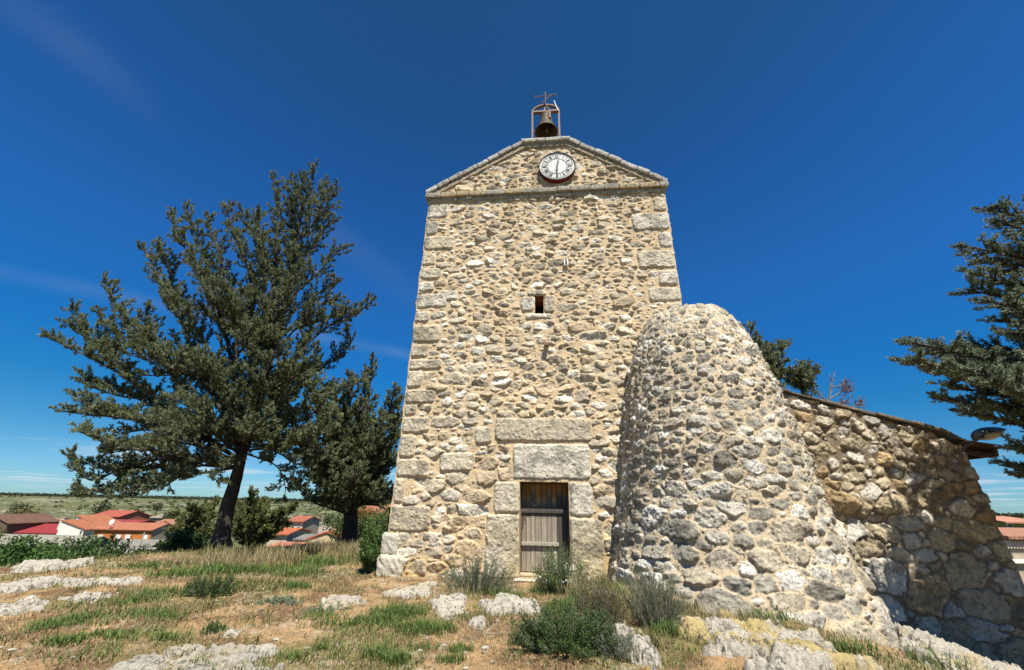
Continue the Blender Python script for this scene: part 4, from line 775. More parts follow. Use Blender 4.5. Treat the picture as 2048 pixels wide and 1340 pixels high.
# ivy masses
x, y = P3(UL-.42, 0, .35)[:2]; shrub('ivy_bush', 'dense green ivy bush hugging the left corner of the bell tower', 'ivy', x+.06, y+1.0, .34, .9, 1.2, 160, 16000, .045, .034, ((.06, .11, .025), (.12, .19, .05)), .4, 1.2)
hx, hy = at_px(20, 1135, -.1)
shrub('ivy_hedge', 'dense bright green ivy hedge at the left edge below the houses', 'hedge', -14.2, 12.2, 2.9, 1.5, 1.25, 620, 75000, .07, .05, ((.045, .10, .02), (.10, .18, .045)), .4, 1.2)
shrub('ivy_hedge', 'lower right end of the ivy hedge, under the grey shed roof', 'hedge', -12.6, 14.0, 1.9, 1.1, 1.0, 240, 20000, .07, .05, ((.06, .11, .03), (.12, .18, .06)), .5, 1.2)
for lab, px, Y, r, h in (('pale leafless twig shrub in front of the long grey shed roof', 150, 15.0, .8, 1.75), ('bare twiggy bush right of the hedge, below the orange brick house', 235, 15.5, 1.0, 1.2), ('thin bare twigs in front of the grey shed gable', 300, 15.8, .9, 1.1)):
    q = atY(px, 1110, Y); zt_ = float(terr(q[0], q[1])); e = empty('bare_shrub', (q[0], q[1], zt_), lab, 'shrub'); mb = MB()
    for i in range(26):
        a = RNG.uniform(0, 6.28); ln_ = RNG.uniform(.3, 1); tip = np.array([q[0]+r*ln_*math.cos(a), q[1]+r*.5*ln_*math.sin(a), zt_+h*RNG.uniform(.4, 1)]); b0 = np.array([q[0]+.1*math.cos(a), q[1]+.1*math.sin(a), zt_-.05]); md = (b0+tip)/2+RNG.normal(0, .07, 3); mb.tube([b0, md, tip], [.012, .009, .004], 4, False)
        for k_ in range(3): t_ = RNG.uniform(.4, .9); s0 = b0*(1-t_)+tip*t_; mb.tube([s0, s0+RNG.normal(0, .12, 3)+[0, 0, .18]], [.006, .003], 3, False)
    mb.build('twigs', M['twig'], e)

# ================================================================= TREES
def catmull(pts, n=14):
    p = np.asarray(pts, float); p = np.vstack([2*p[0]-p[1], p, 2*p[-1]-p[-2]]); out = []
    for i in range(1, len(p)-2):
        for t_ in np.linspace(0, 1, n, endpoint=False): out.append(.5*((2*p[i])+(-p[i-1]+p[i+1])*t_+(2*p[i-1]-5*p[i]+4*p[i+1]-p[i+2])*t_**2+(-p[i-1]+3*p[i]-3*p[i+1]+p[i+2])*t_**3))
    return np.array(out+[p[-2]])
def resample(p, step):
    L = np.concatenate([[0], np.cumsum(np.linalg.norm(np.diff(p, axis=0), axis=1))]); n = max(2, int(L[-1]/step)+1); s = np.linspace(0, L[-1], n); return np.stack([np.interp(s, L, p[:, k]) for k in range(3)], 1), L[-1]
def conifer(e, leaders, pal, sec_len=1.3, sec_step=.2, twig_step=.1, twig_len=.32, nleaf=34, leafL=.10, leafW=.032, start=.2, upb=.45, droop=0.0, flat=0.0, bark='bark', end_taper=.35, tip_bonus=1.0, fw=.5):
    br = MB(); TP = []; TD = []; TL = []
    for (pts, r0, r1, t0) in leaders:
        c_ = catmull(pts); c_, L = resample(c_, .12); n = len(c_); br.tube(c_, np.linspace(r0, r1, n), 8 if r0 > .06 else 5, False)
        s = L*t0
        while s < L*.985:
            k_ = min(n-2, int(s/L*(n-1))); p = c_[k_]; d = unit(c_[k_+1]-c_[k_]); f = s/L
            out = unit(np.append(RNG.normal(0, 1, 2), 0)); out = out-d*(out@d)*.8; v = unit(d*RNG.uniform(.25, .8)*fw*2+out*RNG.uniform(.6, 1.1)+np.array([0, 0, upb*RNG.uniform(.3, 1.2)]))
            if flat: v[2] *= (1-flat); v = unit(v)
            ln_ = sec_len*(1-(1-end_taper)*f**1.6)*RNG.uniform(.45, 1.15); m_ = max(3, int(ln_/.1)); q = [p]
            for j in range(m_): v = unit(v+np.array([0, 0, (.06 if not droop else -droop*.1)])+RNG.normal(0, .06, 3)); q.append(q[-1]+v*ln_/m_)
            q = np.array(q); br.tube(q, np.linspace(min(.022, r0*.5), .004, len(q)), 4, False)
            q2, l2 = resample(q, twig_step); 
            for j in range(1, len(q2)):
                g_ = j/len(q2)
                if g_ < start*RNG.uniform(.5, 1.3): continue
                dv = unit(q2[j]-q2[j-1]); o2 = unit(np.cross(dv, RNG.normal(0, 1, 3)))
                if flat: o2[2] *= (1-flat); 
                tv = unit(dv*RNG.uniform(.5, 1.1)+o2*.8+np.array([0, 0, .18-droop*.3])); TP.append(q2[j]); TD.append(tv); TL.append(twig_len*RNG.uniform(.5, 1.15)*(1-.35*g_))
            TP.append(q2[-2]); TD.append(dv); TL.append(twig_len*tip_bonus)
            s += sec_step*RNG.uniform(.6, 1.4)
        for j in range(4): TP.append(c_[-2]); TD.append(unit(unit(c_[-1]-c_[-2])+RNG.normal(0, .25, 3))); TL.append(twig_len*1.1)
    br.build('branches', M[bark], e, True)
    TP = np.array(TP); TD = np.array(TD); TL = np.array(TL); nt = len(TP); m_ = nleaf
    t_ = RNG.random((nt, m_, 1)); P = TP[:, None]+TD[:, None]*TL[:, None, None]*t_; D = unit(TD[:, None]*RNG.uniform(.5, 1.2, (nt, m_, 1))+RNG.normal(0, .55, (nt, m_, 3))); P = P.reshape(-1, 3); D = D.reshape(-1, 3); n = len(P)
    tw = np.repeat(RNG.uniform(.75, 1.2, nt), m_)[:, None]; hue = np.repeat(RNG.random(nt), m_)[:, None]
    C = (np.array(pal[0])*(1-hue)+np.array(pal[1])*hue)*tw*RNG.uniform(.8, 1.2, (n, 1))
    V, F, C = sprigs(P, D, leafL*RNG.uniform(.6, 1.3, n), leafW, C); mesh_np('foliage', V, F, M['leaf'], e, C, False); return nt*m_
JY = 14.5
def jp(px, py, dy=0): return atY(px, py, JY+dy)
zj = float(terr(*jp(440, 1100)[:2]))
jun = empty('juniper_tree', jp(440, 1100)*[1, 1, 0]+[0, 0, zj], 'big dark juniper tree with sweeping branches, taller than the one behind it', 'tree')
tk = MB(); c_ = catmull([jp(437, 1112), jp(450, 1040), jp(470, 960), jp(492, 880), jp(515, 800), jp(540, 720)]); n = len(c_); w_ = np.linspace(0, 1, n); tk.tube(c_, .25*(1-w_)+.11*w_+.2*np.exp(-w_*22), 18, False)
V_ = tk.V[0]; V_ += (fbm(V_[:, 2]*.6+V_[:, 0]*3, V_[:, 1]*4+V_[:, 0]*4, 3, 3, 9)-.5)[:, None]*np.array([.10, .10, 0]); tk.build('trunk', M['bark'], jun, True)
def ld(pts, r0=.09, r1=.012, t0=.18): return ([jp(*p) for p in pts], r0, r1, t0)
LD = [ld([(540, 720), (570, 620, .2), (590, 500, .2), (610, 400, 0), (632, 332, 0)], .12), ld([(500, 850), (540, 700, -.4), (545, 560, -.5), (555, 450, -.3), (546, 352, 0)], .09), ld([(560, 640), (585, 520, .5), (582, 430, .4), (575, 362, .3)], .06), ld([(600, 480), (640, 430, -.3), (660, 400, -.3), (674, 376, -.3)], .04, .01, .05),
      ld([(490, 880), (470, 760, .3), (440, 620, .5), (405, 500, .3), (370, 404, 0)], .09), ld([(470, 760), (470, 640, 0), (440, 520, 0), (412, 425, 0)], .06), ld([(500, 700), (500, 560, -.3), (470, 470, -.3), (452, 408, 0)], .06), ld([(520, 600), (530, 520, 0), (500, 450, .3), (480, 418, 0)], .04), ld([(440, 620), (400, 540, -.3), (360, 480, -.3), (345, 425, 0)], .05),
      ld([(485, 890), (420, 780, 0), (370, 660, .2), (320, 560, 0), (286, 488, 0)], .08), ld([(370, 660), (350, 590, .5), (330, 520, .5), (310, 482, .5)], .04), ld([(480, 900), (400, 820, -.5), (320, 720, -.3), (250, 640, 0), (210, 556, 0)], .07), ld([(320, 720), (260, 690, 0), (215, 650, 0), (187, 618, 0)], .035, .01, .1), ld([(300, 690), (290, 640, .2), (300, 610, 0)], .03, .01, .1),
      ld([(478, 920), (380, 850, 0), (260, 760, .3), (170, 710, .2), (82, 670, 0)], .07), ld([(260, 760), (200, 700, .4), (150, 660, .4), (116, 640, .2)], .035, .01, .1), ld([(220, 730), (185, 680, .4), (160, 640, .4), (142, 614, .2)], .035, .01, .1),
      ld([(476, 925), (380, 880, -.8), (270, 840, -.8), (180, 830, -.5), (118, 822, -.4)], .06), ld([(270, 840), (210, 830, -.2), (170, 810, -.3), (148, 790, -.3)], .03, .01, .1), ld([(300, 800), (230, 790, .4), (180, 770, .4), (160, 740, .2)], .04), 
      ld([(474, 935), (370, 915, -.4), (260, 930, -.6), (180, 960, -.6), (142, 900, -.5)], .06, .015, .3), ld([(260, 930), (220, 970, -.6), (180, 990, -.6), (150, 985, -.5)], .03, .01, .1), ld([(380, 915), (330, 960, -.8), (290, 985, -.9), (240, 995, -.9)], .04, .01, .3), ld([(430, 900), (390, 930, -1.2), (350, 960, -1.4), (322, 975, -1.4)], .04, .01, .3), ld([(460, 930), (440, 935, -1), (420, 950, -1.3), (440, 965, -1.3)], .03, .01, .3),
      ld([(472, 935), (360, 930, .3), (250, 945, .4), (165, 925, .3)], .05, .012, .25), ld([(472, 935), (380, 950, .2), (290, 970, .2), (210, 985, .2)], .05, .012, .3), ld([(476, 930), (390, 890, .6), (300, 890, .8), (200, 905, .8)], .05, .012, .25), ld([(474, 935), (400, 930, 1), (340, 950, 1.4), (290, 965, 1.4)], .04, .012, .3), ld([(476, 920), (380, 860, .7), (280, 800, .8), (180, 760, .6)], .05, .012, .25), ld([(470, 935), (350, 905, -1.2), (240, 895, -1.2), (150, 860, -1)], .05, .012, .25),
      ld([(488, 900), (560, 900, .5), (620, 930, .6), (640, 985, .6)], .04, .012, .3), ld([(488, 895), (600, 890, -.4), (670, 920, -.5), (690, 960, -.5)], .04, .012, .3), ld([(492, 880), (600, 820, -.6), (680, 780, -.6), (730, 760, -.4)], .05, .012, .25),
      ld([(495, 870), (560, 800, .3), (640, 740, .5), (700, 690, .4), (688, 660, .4)], .06), ld([(515, 780), (580, 720, 0), (660, 650, 0), (720, 620, 0), (750, 596, 0)], .06, .01, .3), ld([(550, 700), (610, 640, -.3), (660, 600, -.3), (700, 640, -.3)], .04, .01, .3), ld([(575, 600), (620, 560, 0), (660, 520, .2), (690, 490, .2)], .04), ld([(590, 520), (630, 490, 0), (650, 460, 0), (668, 430, 0)], .03, .01, .1), ld([(570, 640), (620, 600, .5), (655, 575, .5), (678, 560, .5)], .03, .01, .2),
      ld([(490, 890), (560, 850, -.8), (610, 840, -1), (650, 800, -1)], .05), ld([(488, 900), (540, 900, -1), (590, 930, -1.2), (600, 975, -1.2)], .04, .01, .3), ld([(486, 905), (550, 930, -.5), (570, 970, -.6), (568, 1000, -.6)], .035, .01, .4), ld([(495, 880), (590, 870, .2), (650, 860, .3), (690, 870, .3)], .05),
      ld([(490, 880), (470, 820, -1.4), (440, 760, -2.2), (400, 700, -2.6)], .06), ld([(500, 850), (520, 790, -1.5), (540, 730, -2.3), (560, 670, -2.6)], .06), ld([(485, 890), (440, 850, -1.6), (390, 820, -2.4), (330, 790, -2.8)], .06), ld([(510, 800), (560, 770, -1.4), (610, 740, -2), (640, 700, -2.2)], .05), ld([(500, 830), (500, 740, -1.2), (490, 650, -1.8), (480, 580, -2)], .06), ld([(485, 890), (500, 870, -1.8), (520, 850, -2.8), (540, 820, -3.2)], .05),
      ld([(490, 880), (440, 800, 1.5), (380, 740, 2.2), (340, 660, 2.5)], .06), ld([(500, 850), (560, 780, 1.6), (600, 700, 2.2), (620, 620, 2.4)], .06), ld([(480, 910), (430, 870, -1.5), (370, 860, -2.4), (300, 880, -2.8)], .05), ld([(520, 760), (545, 660, -1), (580, 580, -1.4), (600, 520, -1.4)], .05), ld([(470, 900), (380, 870, 1.4), (300, 860, 2), (230, 870, 2.4)], .05),
      ld([(440, 640), (430, 600, -.8), (400, 560, -1), (380, 520, -1)], .04, .01, .05), ld([(420, 700), (380, 640, -.6), (350, 610, -1), (330, 570, -1)], .04, .01, .05), ld([(560, 560), (530, 520, -.6), (520, 470, -.8), (520, 420, -.6)], .04, .01, .05), ld([(600, 440), (590, 410, -.4), (600, 380, -.4), (608, 352, -.3)], .03, .01, .05), ld([(610, 430), (650, 390, .3), (655, 365, .3)], .03, .01, .05)]
JP = ((.08, .098, .045), (.25, .275, .14))
for i in range(20):                                         # inner limbs
    a_ = RNG.uniform(0, 1); x0_, y0_ = 440+a_*110, 950-a_*330; tx, ty = RNG.uniform(200, 690), RNG.uniform(480, 930)
    if (tx < 330 and ty < 640): continue
    dy_ = RNG.uniform(-3, 3)*.9; LD.append(ld([(470+a_*60, 920-a_*260), ((470+a_*60+tx)/2+RNG.uniform(-20, 20), (920-a_*260+ty)/2+10, dy_*.5), (tx, ty, dy_)], .045, .01, .2))
conifer(jun, LD, JP, 1.0, .095, .062, .18, 34, .072, .021, .04, .42, fw=.62, bark='barkd')
# second juniper behind
JY = 17.0; LD2 = [ld([(700, 1085), (702, 1000), (715, 900), (735, 800), (746, 712)], .20, .02, .3), ld([(702, 1010), (760, 940, -.3), (790, 860, 0), (797, 795, 0)], .07), ld([(702, 1000), (690, 900, -.6), (700, 820, -.6), (705, 750, -.4)], .07), ld([(700, 1020), (650, 980, -.5), (620, 930, -.5), (600, 880, -.3)], .06), ld([(700, 1020), (640, 1010, 0), (610, 990, .3), (590, 960, .3)], .05),
      ld([(702, 1020), (740, 1000, -1), (770, 1000, -1.2), (792, 985, -1)], .05), ld([(702, 1000), (680, 940, -1.4), (670, 870, -1.8), (660, 810, -1.6)], .06), ld([(704, 990), (730, 930, -1.4), (750, 880, -1.6), (770, 830, -1.4)], .06), ld([(702, 1030), (670, 1020, -1.2), (650, 1010, -1.6), (640, 980, -1.6)], .05), ld([(710, 950), (760, 900, .6), (785, 880, .8), (800, 860, .8)], .05), ld([(702, 1010), (750, 1010, .5), (780, 1020, .6), (800, 1000, .8)], .05), ld([(702, 1020), (700, 980, -1.8), (710, 960, -2.4), (720, 930, -2.4)], .05), ld([(710, 940), (660, 880, .4), (640, 820, .4), (650, 770, .4)], .05)]
for i in range(26):
    tx, ty = RNG.uniform(600, 800), RNG.uniform(790, 1025)
    if tx < 640 and ty < 850: continue
    dy_ = RNG.uniform(-1.8, 1.8); LD2.append(ld([(703, 1020-RNG.uniform(0, 140)), ((703+tx)/2, (980+ty)/2, dy_*.5), (tx, ty-20, dy_)], .04, .01, .2))
zj = float(terr(*jp(700, 1090)[:2])); e = empty('juniper_tree', jp(700, 1090)*[1, 1, 0]+[0, 0, zj], 'smaller dense juniper behind the big one, close against the tower', 'tree')
tk = MB(); c_ = catmull([jp(697, 1100), jp(701, 1040), jp(703, 990), jp(712, 930)]); tk.tube(c_, np.linspace(.30, .16, len(c_)), 14, False); tk.build('trunk', M['bark'], e, True)
conifer(e, LD2, ((.075, .092, .042), (.24, .26, .13)), .95, .07, .066, .20, 32, .078, .025, .05, .45, fw=.62, bark='barkd')
# low junipers between the trunks
def low_juniper(label, px, py, Y, tips, pal, n=24, sl=.8):
    global JY; JY = Y; b0 = jp(px, py); e = empty('juniper_bush', b0*[1, 1, 0]+[0, 0, float(terr(b0[0], b0[1]))], label, 'bush'); conifer(e, [ld([(px, py), ((px+a)/2, (py+b)/2-8, RNG.uniform(-1, 1)), (a, b, RNG.uniform(-1.4, 1.4))], .04, .01, .12) for a, b in tips], pal, sl, .09, .09, .30, n, .13, .055, .05, .5, bark='barkd')
BP2 = ((.07, .085, .028), (.20, .21, .075))
low_juniper('yellow green juniper bush right of the big trunk', 500, 1105, 26.0, [(470, 1010), (500, 985), (530, 1000), (560, 1020), (575, 1050), (480, 1040), (540, 1060), (510, 1020), (460, 1050), (525, 1040), (590, 1010)], BP2)
low_juniper('yellow green juniper bush left of the big trunk', 395, 1100, 26.0, [(355, 1030), (385, 1015), (415, 1020), (430, 1000), (345, 1060), (420, 1060), (385, 1050), (365, 1045), (405, 1040)], BP2)
low_juniper('round bright green bush below the left juniper bush', 360, 1118, 21.5, [(325, 1090), (345, 1075), (370, 1070), (395, 1085), (405, 1100), (350, 1095), (380, 1095), (335, 1105)], ((.06, .10, .03), (.14, .20, .07)), 26, .5)
# trees behind the church roof
JY = 20.0
for lab, px, tips in (('dark conifer top just right of the buttress crest, behind the church', 1520, [(1497, 650), (1512, 675), (1575, 682), (1584, 745), (1545, 700), (1530, 690), (1570, 722), (1560, 770), (1600, 748), (1535, 735)]), ('small bushy conifer top above the sloping wall, between the taller conifer and the dead tree', 1605, [(1608, 728), (1632, 745), (1575, 765), (1600, 745), (1628, 780), (1610, 765), (1590, 770)])):
    b0 = atY(px, 1000, 20); zt_ = float(terr(b0[0], b0[1])); e = empty('conifer_tree', (b0[0], b0[1], zt_), lab, 'tree'); top_ = atY(px, 760, 20)
    conifer(e, [([[b0[0], b0[1], zt_], [b0[0], b0[1], zt_+4], top_], .14, .06, .4)]+[([top_-[0, 0, .6], (top_+atY(a, b, 20))/2, atY(a, b, 20+RNG.uniform(-.5, .5))], .05, .01, .1) for a, b in tips], JP, .75, .10, .09, .3, 26, .11, .045, .05, .5, bark='barkd'); 
b0 = atY(1668, 1000, 19); zt_ = float(terr(b0[0], b0[1])); e = empty('dead_tree', (b0[0], b0[1], zt_), 'bare dead tree with a few rusty brown leaves sticking up behind the sloping wall', 'tree'); mb = MB(); lv = []
def dl(*pts, r=.035):
    p = catmull([atY(a, b, 19) for a, b in pts]); mb.tube(p, np.linspace(r, .008, len(p)), 5, False); return p
mb.tube([[b0[0], b0[1], zt_], atY(1664, 900, 19), atY(1659, 800, 19)], [.12, .09, .05], 8, False)
bl = [dl((1659, 802), (1662, 770), (1672, 742)), dl((1659, 800), (1664, 765), (1659, 750)), dl((1659, 798), (1680, 785), (1700, 768)), dl((1659, 803), (1640, 790), (1633, 778)), dl((1660, 806), (1680, 806), (1695, 802)), dl((1662, 775), (1685, 770), (1694, 764)), dl((1659, 806), (1645, 798), (1636, 786), r=.02), dl((1680, 785), (1692, 778), (1698, 785), r=.02), dl((1690, 818), (1710, 812), (1724, 808)), dl((1705, 815), (1718, 806), (1722, 802), r=.02)]
for p in bl:
    for k_ in range(16): i = RNG.integers(len(p)//3, len(p)); mb.tube([p[i], p[i]+RNG.normal(0, .12, 3)+[0, 0, .08]], [.01, .004], 3, False)
mb.build('branches', M['twig'], e); pts = np.vstack([bl[k_][-12:] for k_ in (2, 5, 7, 8, 9, 4)]); P = pts[RNG.integers(0, len(pts), 420)]+RNG.normal(0, .11, (420, 3)); V, F, C = sprigs(P, unit(RNG.normal(0, 1, (420, 3))), .10, .05, cols(420, (.16, .055, .03), (.24, .10, .05))); mesh_np('dead_leaves', V, F, M['leaf'], e, C, False)
# the spruce at the right edge
JY = 7.3; sx, sy = 13.3, 7.1; sz = float(terr(sx, sy)); e = empty('spruce_tree', (sx, sy, sz), 'blue green spruce reaching in from the right edge above the lamp', 'tree')
tk = MB(); tk.tube([[sx, sy, sz-.3], [sx, sy, sz+1], [sx, sy, 5.5], [sx+.1, sy, 9.7]], [.36, .3, .2, .03], 14, False); tk.build('trunk', M['bark'], e, True)
LS = []
for (px, py, dy, kz) in [(1975, 418, .2, 1.2), (1990, 440, -.3, 1.0), (1925, 490, 0, .9), (1950, 520, .4, .8), (1936, 546, -.2, .8), (1936, 580, 0, .6), (1975, 600, -.4, .6), (1990, 640, .2, .4), (2010, 660, -.5, .3), (1806, 682, -.3, .0), (1840, 705, .2, -.1), (1815, 720, -.6, -.1), (1922, 688, .5, .3), (1950, 700, 0, .2), (1868, 792, .3, -.6), (1862, 740, -.1, -.3), (1920, 820, 0, -.7), (1890, 770, .6, -.4), (1990, 815, .1, -.9), (2000, 740, -.5, -.1), (2022, 892, -.2, -.9), (2024, 930, .2, -1.1), (2036, 948, 0, -1.1), (1905, 735, -.8, -.3), (1960, 760, -1, -.3)]:
    tip = atY(px, py, JY+dy); base = np.array([sx, sy, max(1.2, tip[2]-(.55+.0*kz))]); mid = (tip*.55+base*.45)+[0, 0, -.25]; LS.append(([base, mid, tip], .05, .008, .22))
for i in range(84):
    zb_ = RNG.uniform(2.4, 9.3); L_ = (10.0-zb_)*.60; a = RNG.uniform(-1.9, 4.6); 
    tip = np.array([sx+L_*math.cos(a), sy+L_*math.sin(a)*(.4 if math.sin(a) > 0 else 1), zb_+.5]); base = np.array([sx, sy, zb_]); LS.append(([base, (base+tip)/2+[0, 0, -.2], tip], .05, .008, .25))
conifer(e, LS, ((.085, .11, .065), (.25, .285, .18)), .95, .065, .055, .15, 28, .058, .019, .04, .2, .0, .35, fw=.9, end_taper=.3, bark='barkd')

# ================================================================= VILLAGE
def pmix(a, b, t_): return a+(b-a)*t_
def house(name, label, px0, px1, ye, yr, yb, Y, depth, wall, roofc, windows=(), door=None, chim=None, oh=.35, ridge='x', gable_col=None, cat='house', dish=None, flat=False, group=None):
    """front wall parallel to the x axis at distance Y; eave, ridge and base given by their height in the photo"""
    a = atY(px0, ye, Y); b = atY(px1, ye, Y); x0, x1 = a[0], b[0]; ze = (a[2]+b[2])/2; xm = (px0+px1)/2; zb = min(atY(xm, yb, Y)[2], float(terr((x0+x1)/2, Y)))-.5
    zr = atY(xm, yr, Y+(depth/2 if ridge == 'x' else 0))[2]; zr = max(zr, ze+.2); e = empty(name, ((x0+x1)/2, Y, zb), label, cat, group); gc = gable_col or wall
    mb = MB(); y0, y1 = Y, Y+depth
    if ridge == 'x':
        xs = (x0, x1); mb.add([[x0, y0, zb], [x1, y0, zb], [x1, y0, ze], [x0, y0, ze]], [[0, 1, 2, 3]], wall); mb.add([[x0, y1, zb], [x1, y1, zb], [x1, y1, ze], [x0, y1, ze]], [[1, 0, 3, 2]], wall)
        for k_, xx in enumerate(xs): mb.add([[xx, y0, zb], [xx, y1, zb], [xx, y1, ze], [xx, (y0+y1)/2, zr-.05], [xx, y0, ze]], [[0, 1, 2, 3, 4]], gc)
        r_ = MB(); ym = (y0+y1)/2; sl = (zr-ze)/(ym-y0); X0, X1 = x0-oh*.6, x1+oh*.6; th_k = .14
        for sg, ya in ((1, y0-oh), (-1, y1+oh)):
            zl = ze-oh*sl; p = [[X0, ya, zl], [X1, ya, zl], [X1, ym, zr], [X0, ym, zr]]; up = [[q[0], q[1], q[2]+th_k] for q in p]; r_.add(p+up, [[4, 5, 6, 7], [0, 1, 2, 3], [0, 1, 5, 4], [1, 2, 6, 5], [3, 0, 4, 7]], roofc)
    elif ridge == 'shed':                                    # one slope, high at the left
        zr = atY(px0, yr, Y)[2]; ze = atY(px1, ye, Y)[2]
        for yy in (y0, y1): mb.add([[x0, yy, zb], [x1, yy, zb], [x1, yy, ze], [x0, yy, zr]], [[0, 1, 2, 3]], wall)
        mb.add([[x0, y0, zb], [x0, y1, zb], [x0, y1, zr], [x0, y0, zr]], [[0, 1, 2, 3]], wall); mb.add([[x1, y0, zb], [x1, y1, zb], [x1, y1, ze], [x1, y0, ze]], [[0, 1, 2, 3]], gc)
        r_ = MB(); sl = (ze-zr)/(x1-x0); p = [[x0-.1, y0-.15, zr-sl*.1], [x0-.1, y1+.15, zr-sl*.1], [x1+oh*1.6, y1+.15, ze+sl*oh*1.6], [x1+oh*1.6, y0-.15, ze+sl*oh*1.6]]; up = [[q[0], q[1], q[2]+.2] for q in p]; r_.add(p+up, [[4, 5, 6, 7], [0, 1, 2, 3], [0, 3, 7, 4], [2, 3, 7, 6], [0, 1, 5, 4]], roofc)
    else:
        xm_ = (x0+x1)/2
        for yy in (y0, y1): mb.add([[x0, yy, zb], [x1, yy, zb], [x1, yy, ze], [xm_, yy, zr-.05], [x0, yy, ze]], [[0, 1, 2, 3, 4]], gc if yy == y0 else wall)
        for xx in (x0, x1): mb.add([[xx, y0, zb], [xx, y1, zb], [xx, y1, ze], [xx, y0, ze]], [[0, 1, 2, 3]], wall)
        r_ = MB(); sl = (zr-ze)/(xm_-x0)
        for xa in (x0-oh, x1+oh): 
            zl = ze-oh*sl; p = [[xa, y0-oh*.5, zl], [xa, y1+oh*.5, zl], [xm_, y1+oh*.5, zr], [xm_, y0-oh*.5, zr]]; up = [[q[0], q[1], q[2]+.14] for q in p]; r_.add(p+up, [[4, 5, 6, 7], [0, 1, 2, 3], [0, 1, 5, 4], [0, 3, 7, 4]], roofc)
    mb.build('wall', M['plaster'], e); ro = r_.build('roof', M['tile'], e)
    if chim:
        for (cx_, cz_) in (chim if isinstance(chim, list) else [chim]):
            q = atY(cx_, cz_, (y0+y1)/2 if ridge == 'x' else Y+1.5); c = MB(); c.wbox((q[0]-.35, q[1]-.3, q[2]-2.0), (q[0]+.35, q[1]+.3, q[2]), (.55, .50, .42)); c.wbox((q[0]-.42, q[1]-.37, q[2]), (q[0]+.42, q[1]+.37, q[2]+.12), (.45, .3, .2)); c.build('chimney', M['plaster'], ro)
    for (wx0, wy0, wx1, wy1, shut) in windows:
        p = atY(wx0, wy1, Y); q = atY(wx1, wy0, Y); w = MB(); w.wbox((p[0]-.08, Y-.06, p[2]-.1), (q[0]+.08, Y-.002, p[2]), (.5, .48, .42))
        for s_0, s_1 in ((p[0]-.08, p[0]), (q[0], q[0]+.08)): w.wbox((s_0, Y-.045, p[2]), (s_1, Y-.002, q[2]), (.5, .48, .42))
        w.wbox((p[0]-.08, Y-.045, q[2]), (q[0]+.08, Y-.002, q[2]+.08), (.5, .48, .42)); wo_ = w.build('window', M['plaster'], e); g_ = MB()
        g_.wbox((p[0], Y-.03, p[2]), (q[0], Y-.004, q[2]), (.72, .70, .64)); g_.build('shutter' if shut else 'pane', M['plaster'] if shut else M['glass'], wo_)
    if dish:
        q = atY(*dish, Y-.3); d_ = MB(); d_.lathe(q, np.array([1., 0, 0]), np.array([0, .3, 1.]), np.array([0, -1., .3]), [(.001, 0), (.22, .03), (.4, .11), (.4, .14), (.21, .06), (.001, .03)], 20); d_.tube([q+[0, .1, 0], q+[0, .5, -.6]], .05, 5); d_.build('satellite_dish', M['white'], e)
    return e
OR = (.46, .145, .035); TR = (.34, .12, .05); TR2 = (.50, .17, .09); TG = (.36, .32, .25); CR = (.60, .54, .43); WH = (.70, .69, .66); ST = (.30, .25, .17)
house('brick_house', 'long orange brick house with four white shuttered windows', 190, 306, 1059, 1046, 1100, 80, 6, OR, (.34, .125, .06), [(195, 1070, 206, 1077, 1), (231, 1070, 242, 1077, 1), (250, 1070, 261, 1077, 1), (286, 1070, 296, 1077, 1), (192, 1089, 200, 1094, 0)], gable_col=(.28, .22, .16), dish=(225, 1044))
house('brick_house', 'upper house with a bright red roof, highest on the left', 182, 240, 1033, 1021, 1048, 108, 9, (.36, .12, .06), (.33, .075, .045), chim=(221, 1024), windows=[(176+8, 1034, 190, 1040, 0)])
house('white_house', 'white house with a single sloping tiled roof between the cream house and the brick house', 148, 192, 1051, 1033, 1084, 88, 6, (.80, .79, .76), TR, ridge='shed', windows=[(182, 1055, 189, 1063, 0), (182, 1071, 189, 1078, 0)])
house('cream_house', 'cream plaster house with a small chimney, left of the white house', 117, 168, 1059, 1042, 1084, 84, 5, (.74, .68, .56), TR, ridge='shed', windows=[(159, 1061, 165, 1069, 0)], chim=(129, 1036))
house('long_shed', 'long low shed with a pale grey sheet roof behind the ivy hedge', -120, 165, 1088, 1070, 1098, 64, 5, (.30, .25, .18), (.25, .225, .175), oh=.5, cat='shed')
house('grey_roofed_shed', 'shed with a grey roof and red brick gable in front of the orange brick house', 216, 302, 1092, 1080, 1104, 66, 4, (.3, .24, .17), (.22, .20, .16), gable_col=(.36, .13, .06), cat='shed')
house('stone_shed', 'low stone shed with a pale flat roof, nearest below the brick house', 186, 290, 1106, 1096, 1115, 56, 3, (.3, .27, .2), (.24, .22, .17), cat='shed')
house('red_roof_barn', 'barn under a long red metal roof at the far left', 20, 116, 1066, 1048, 1072, 92, 10, (.3, .26, .2), (.25, .02, .022), cat='barn')
house('brown_house', 'brown roofed house cut by the left edge', -60, 16, 1046, 1030, 1075, 90, 10, (.12, .08, .05), (.14, .07, .04), ridge='y')
house('ruined_house', 'low ruined brown brick house right of the long brick house', 296, 352, 1052, 1039, 1066, 98, 9, (.3, .19, .1), (.3, .14, .08))
house('tin_shed', 'small shed with a pale tin roof at the foot of the hillside', 300, 352, 1036, 1029, 1043, 125, 8, (.28, .24, .17), (.26, .23, .17), cat='shed')
house('far_shed', 'small shed with a red roof behind the ridge of the long brick house', 205, 268, 1047, 1040, 1056, 96, 7, (.4, .2, .12), (.26, .03, .03), cat='shed')
house('scrap_shed', 'ramshackle low shed above the red roofed barn', 66, 102, 1044, 1036, 1056, 112, 6, (.2, .17, .13), (.22, .15, .07), cat='shed')
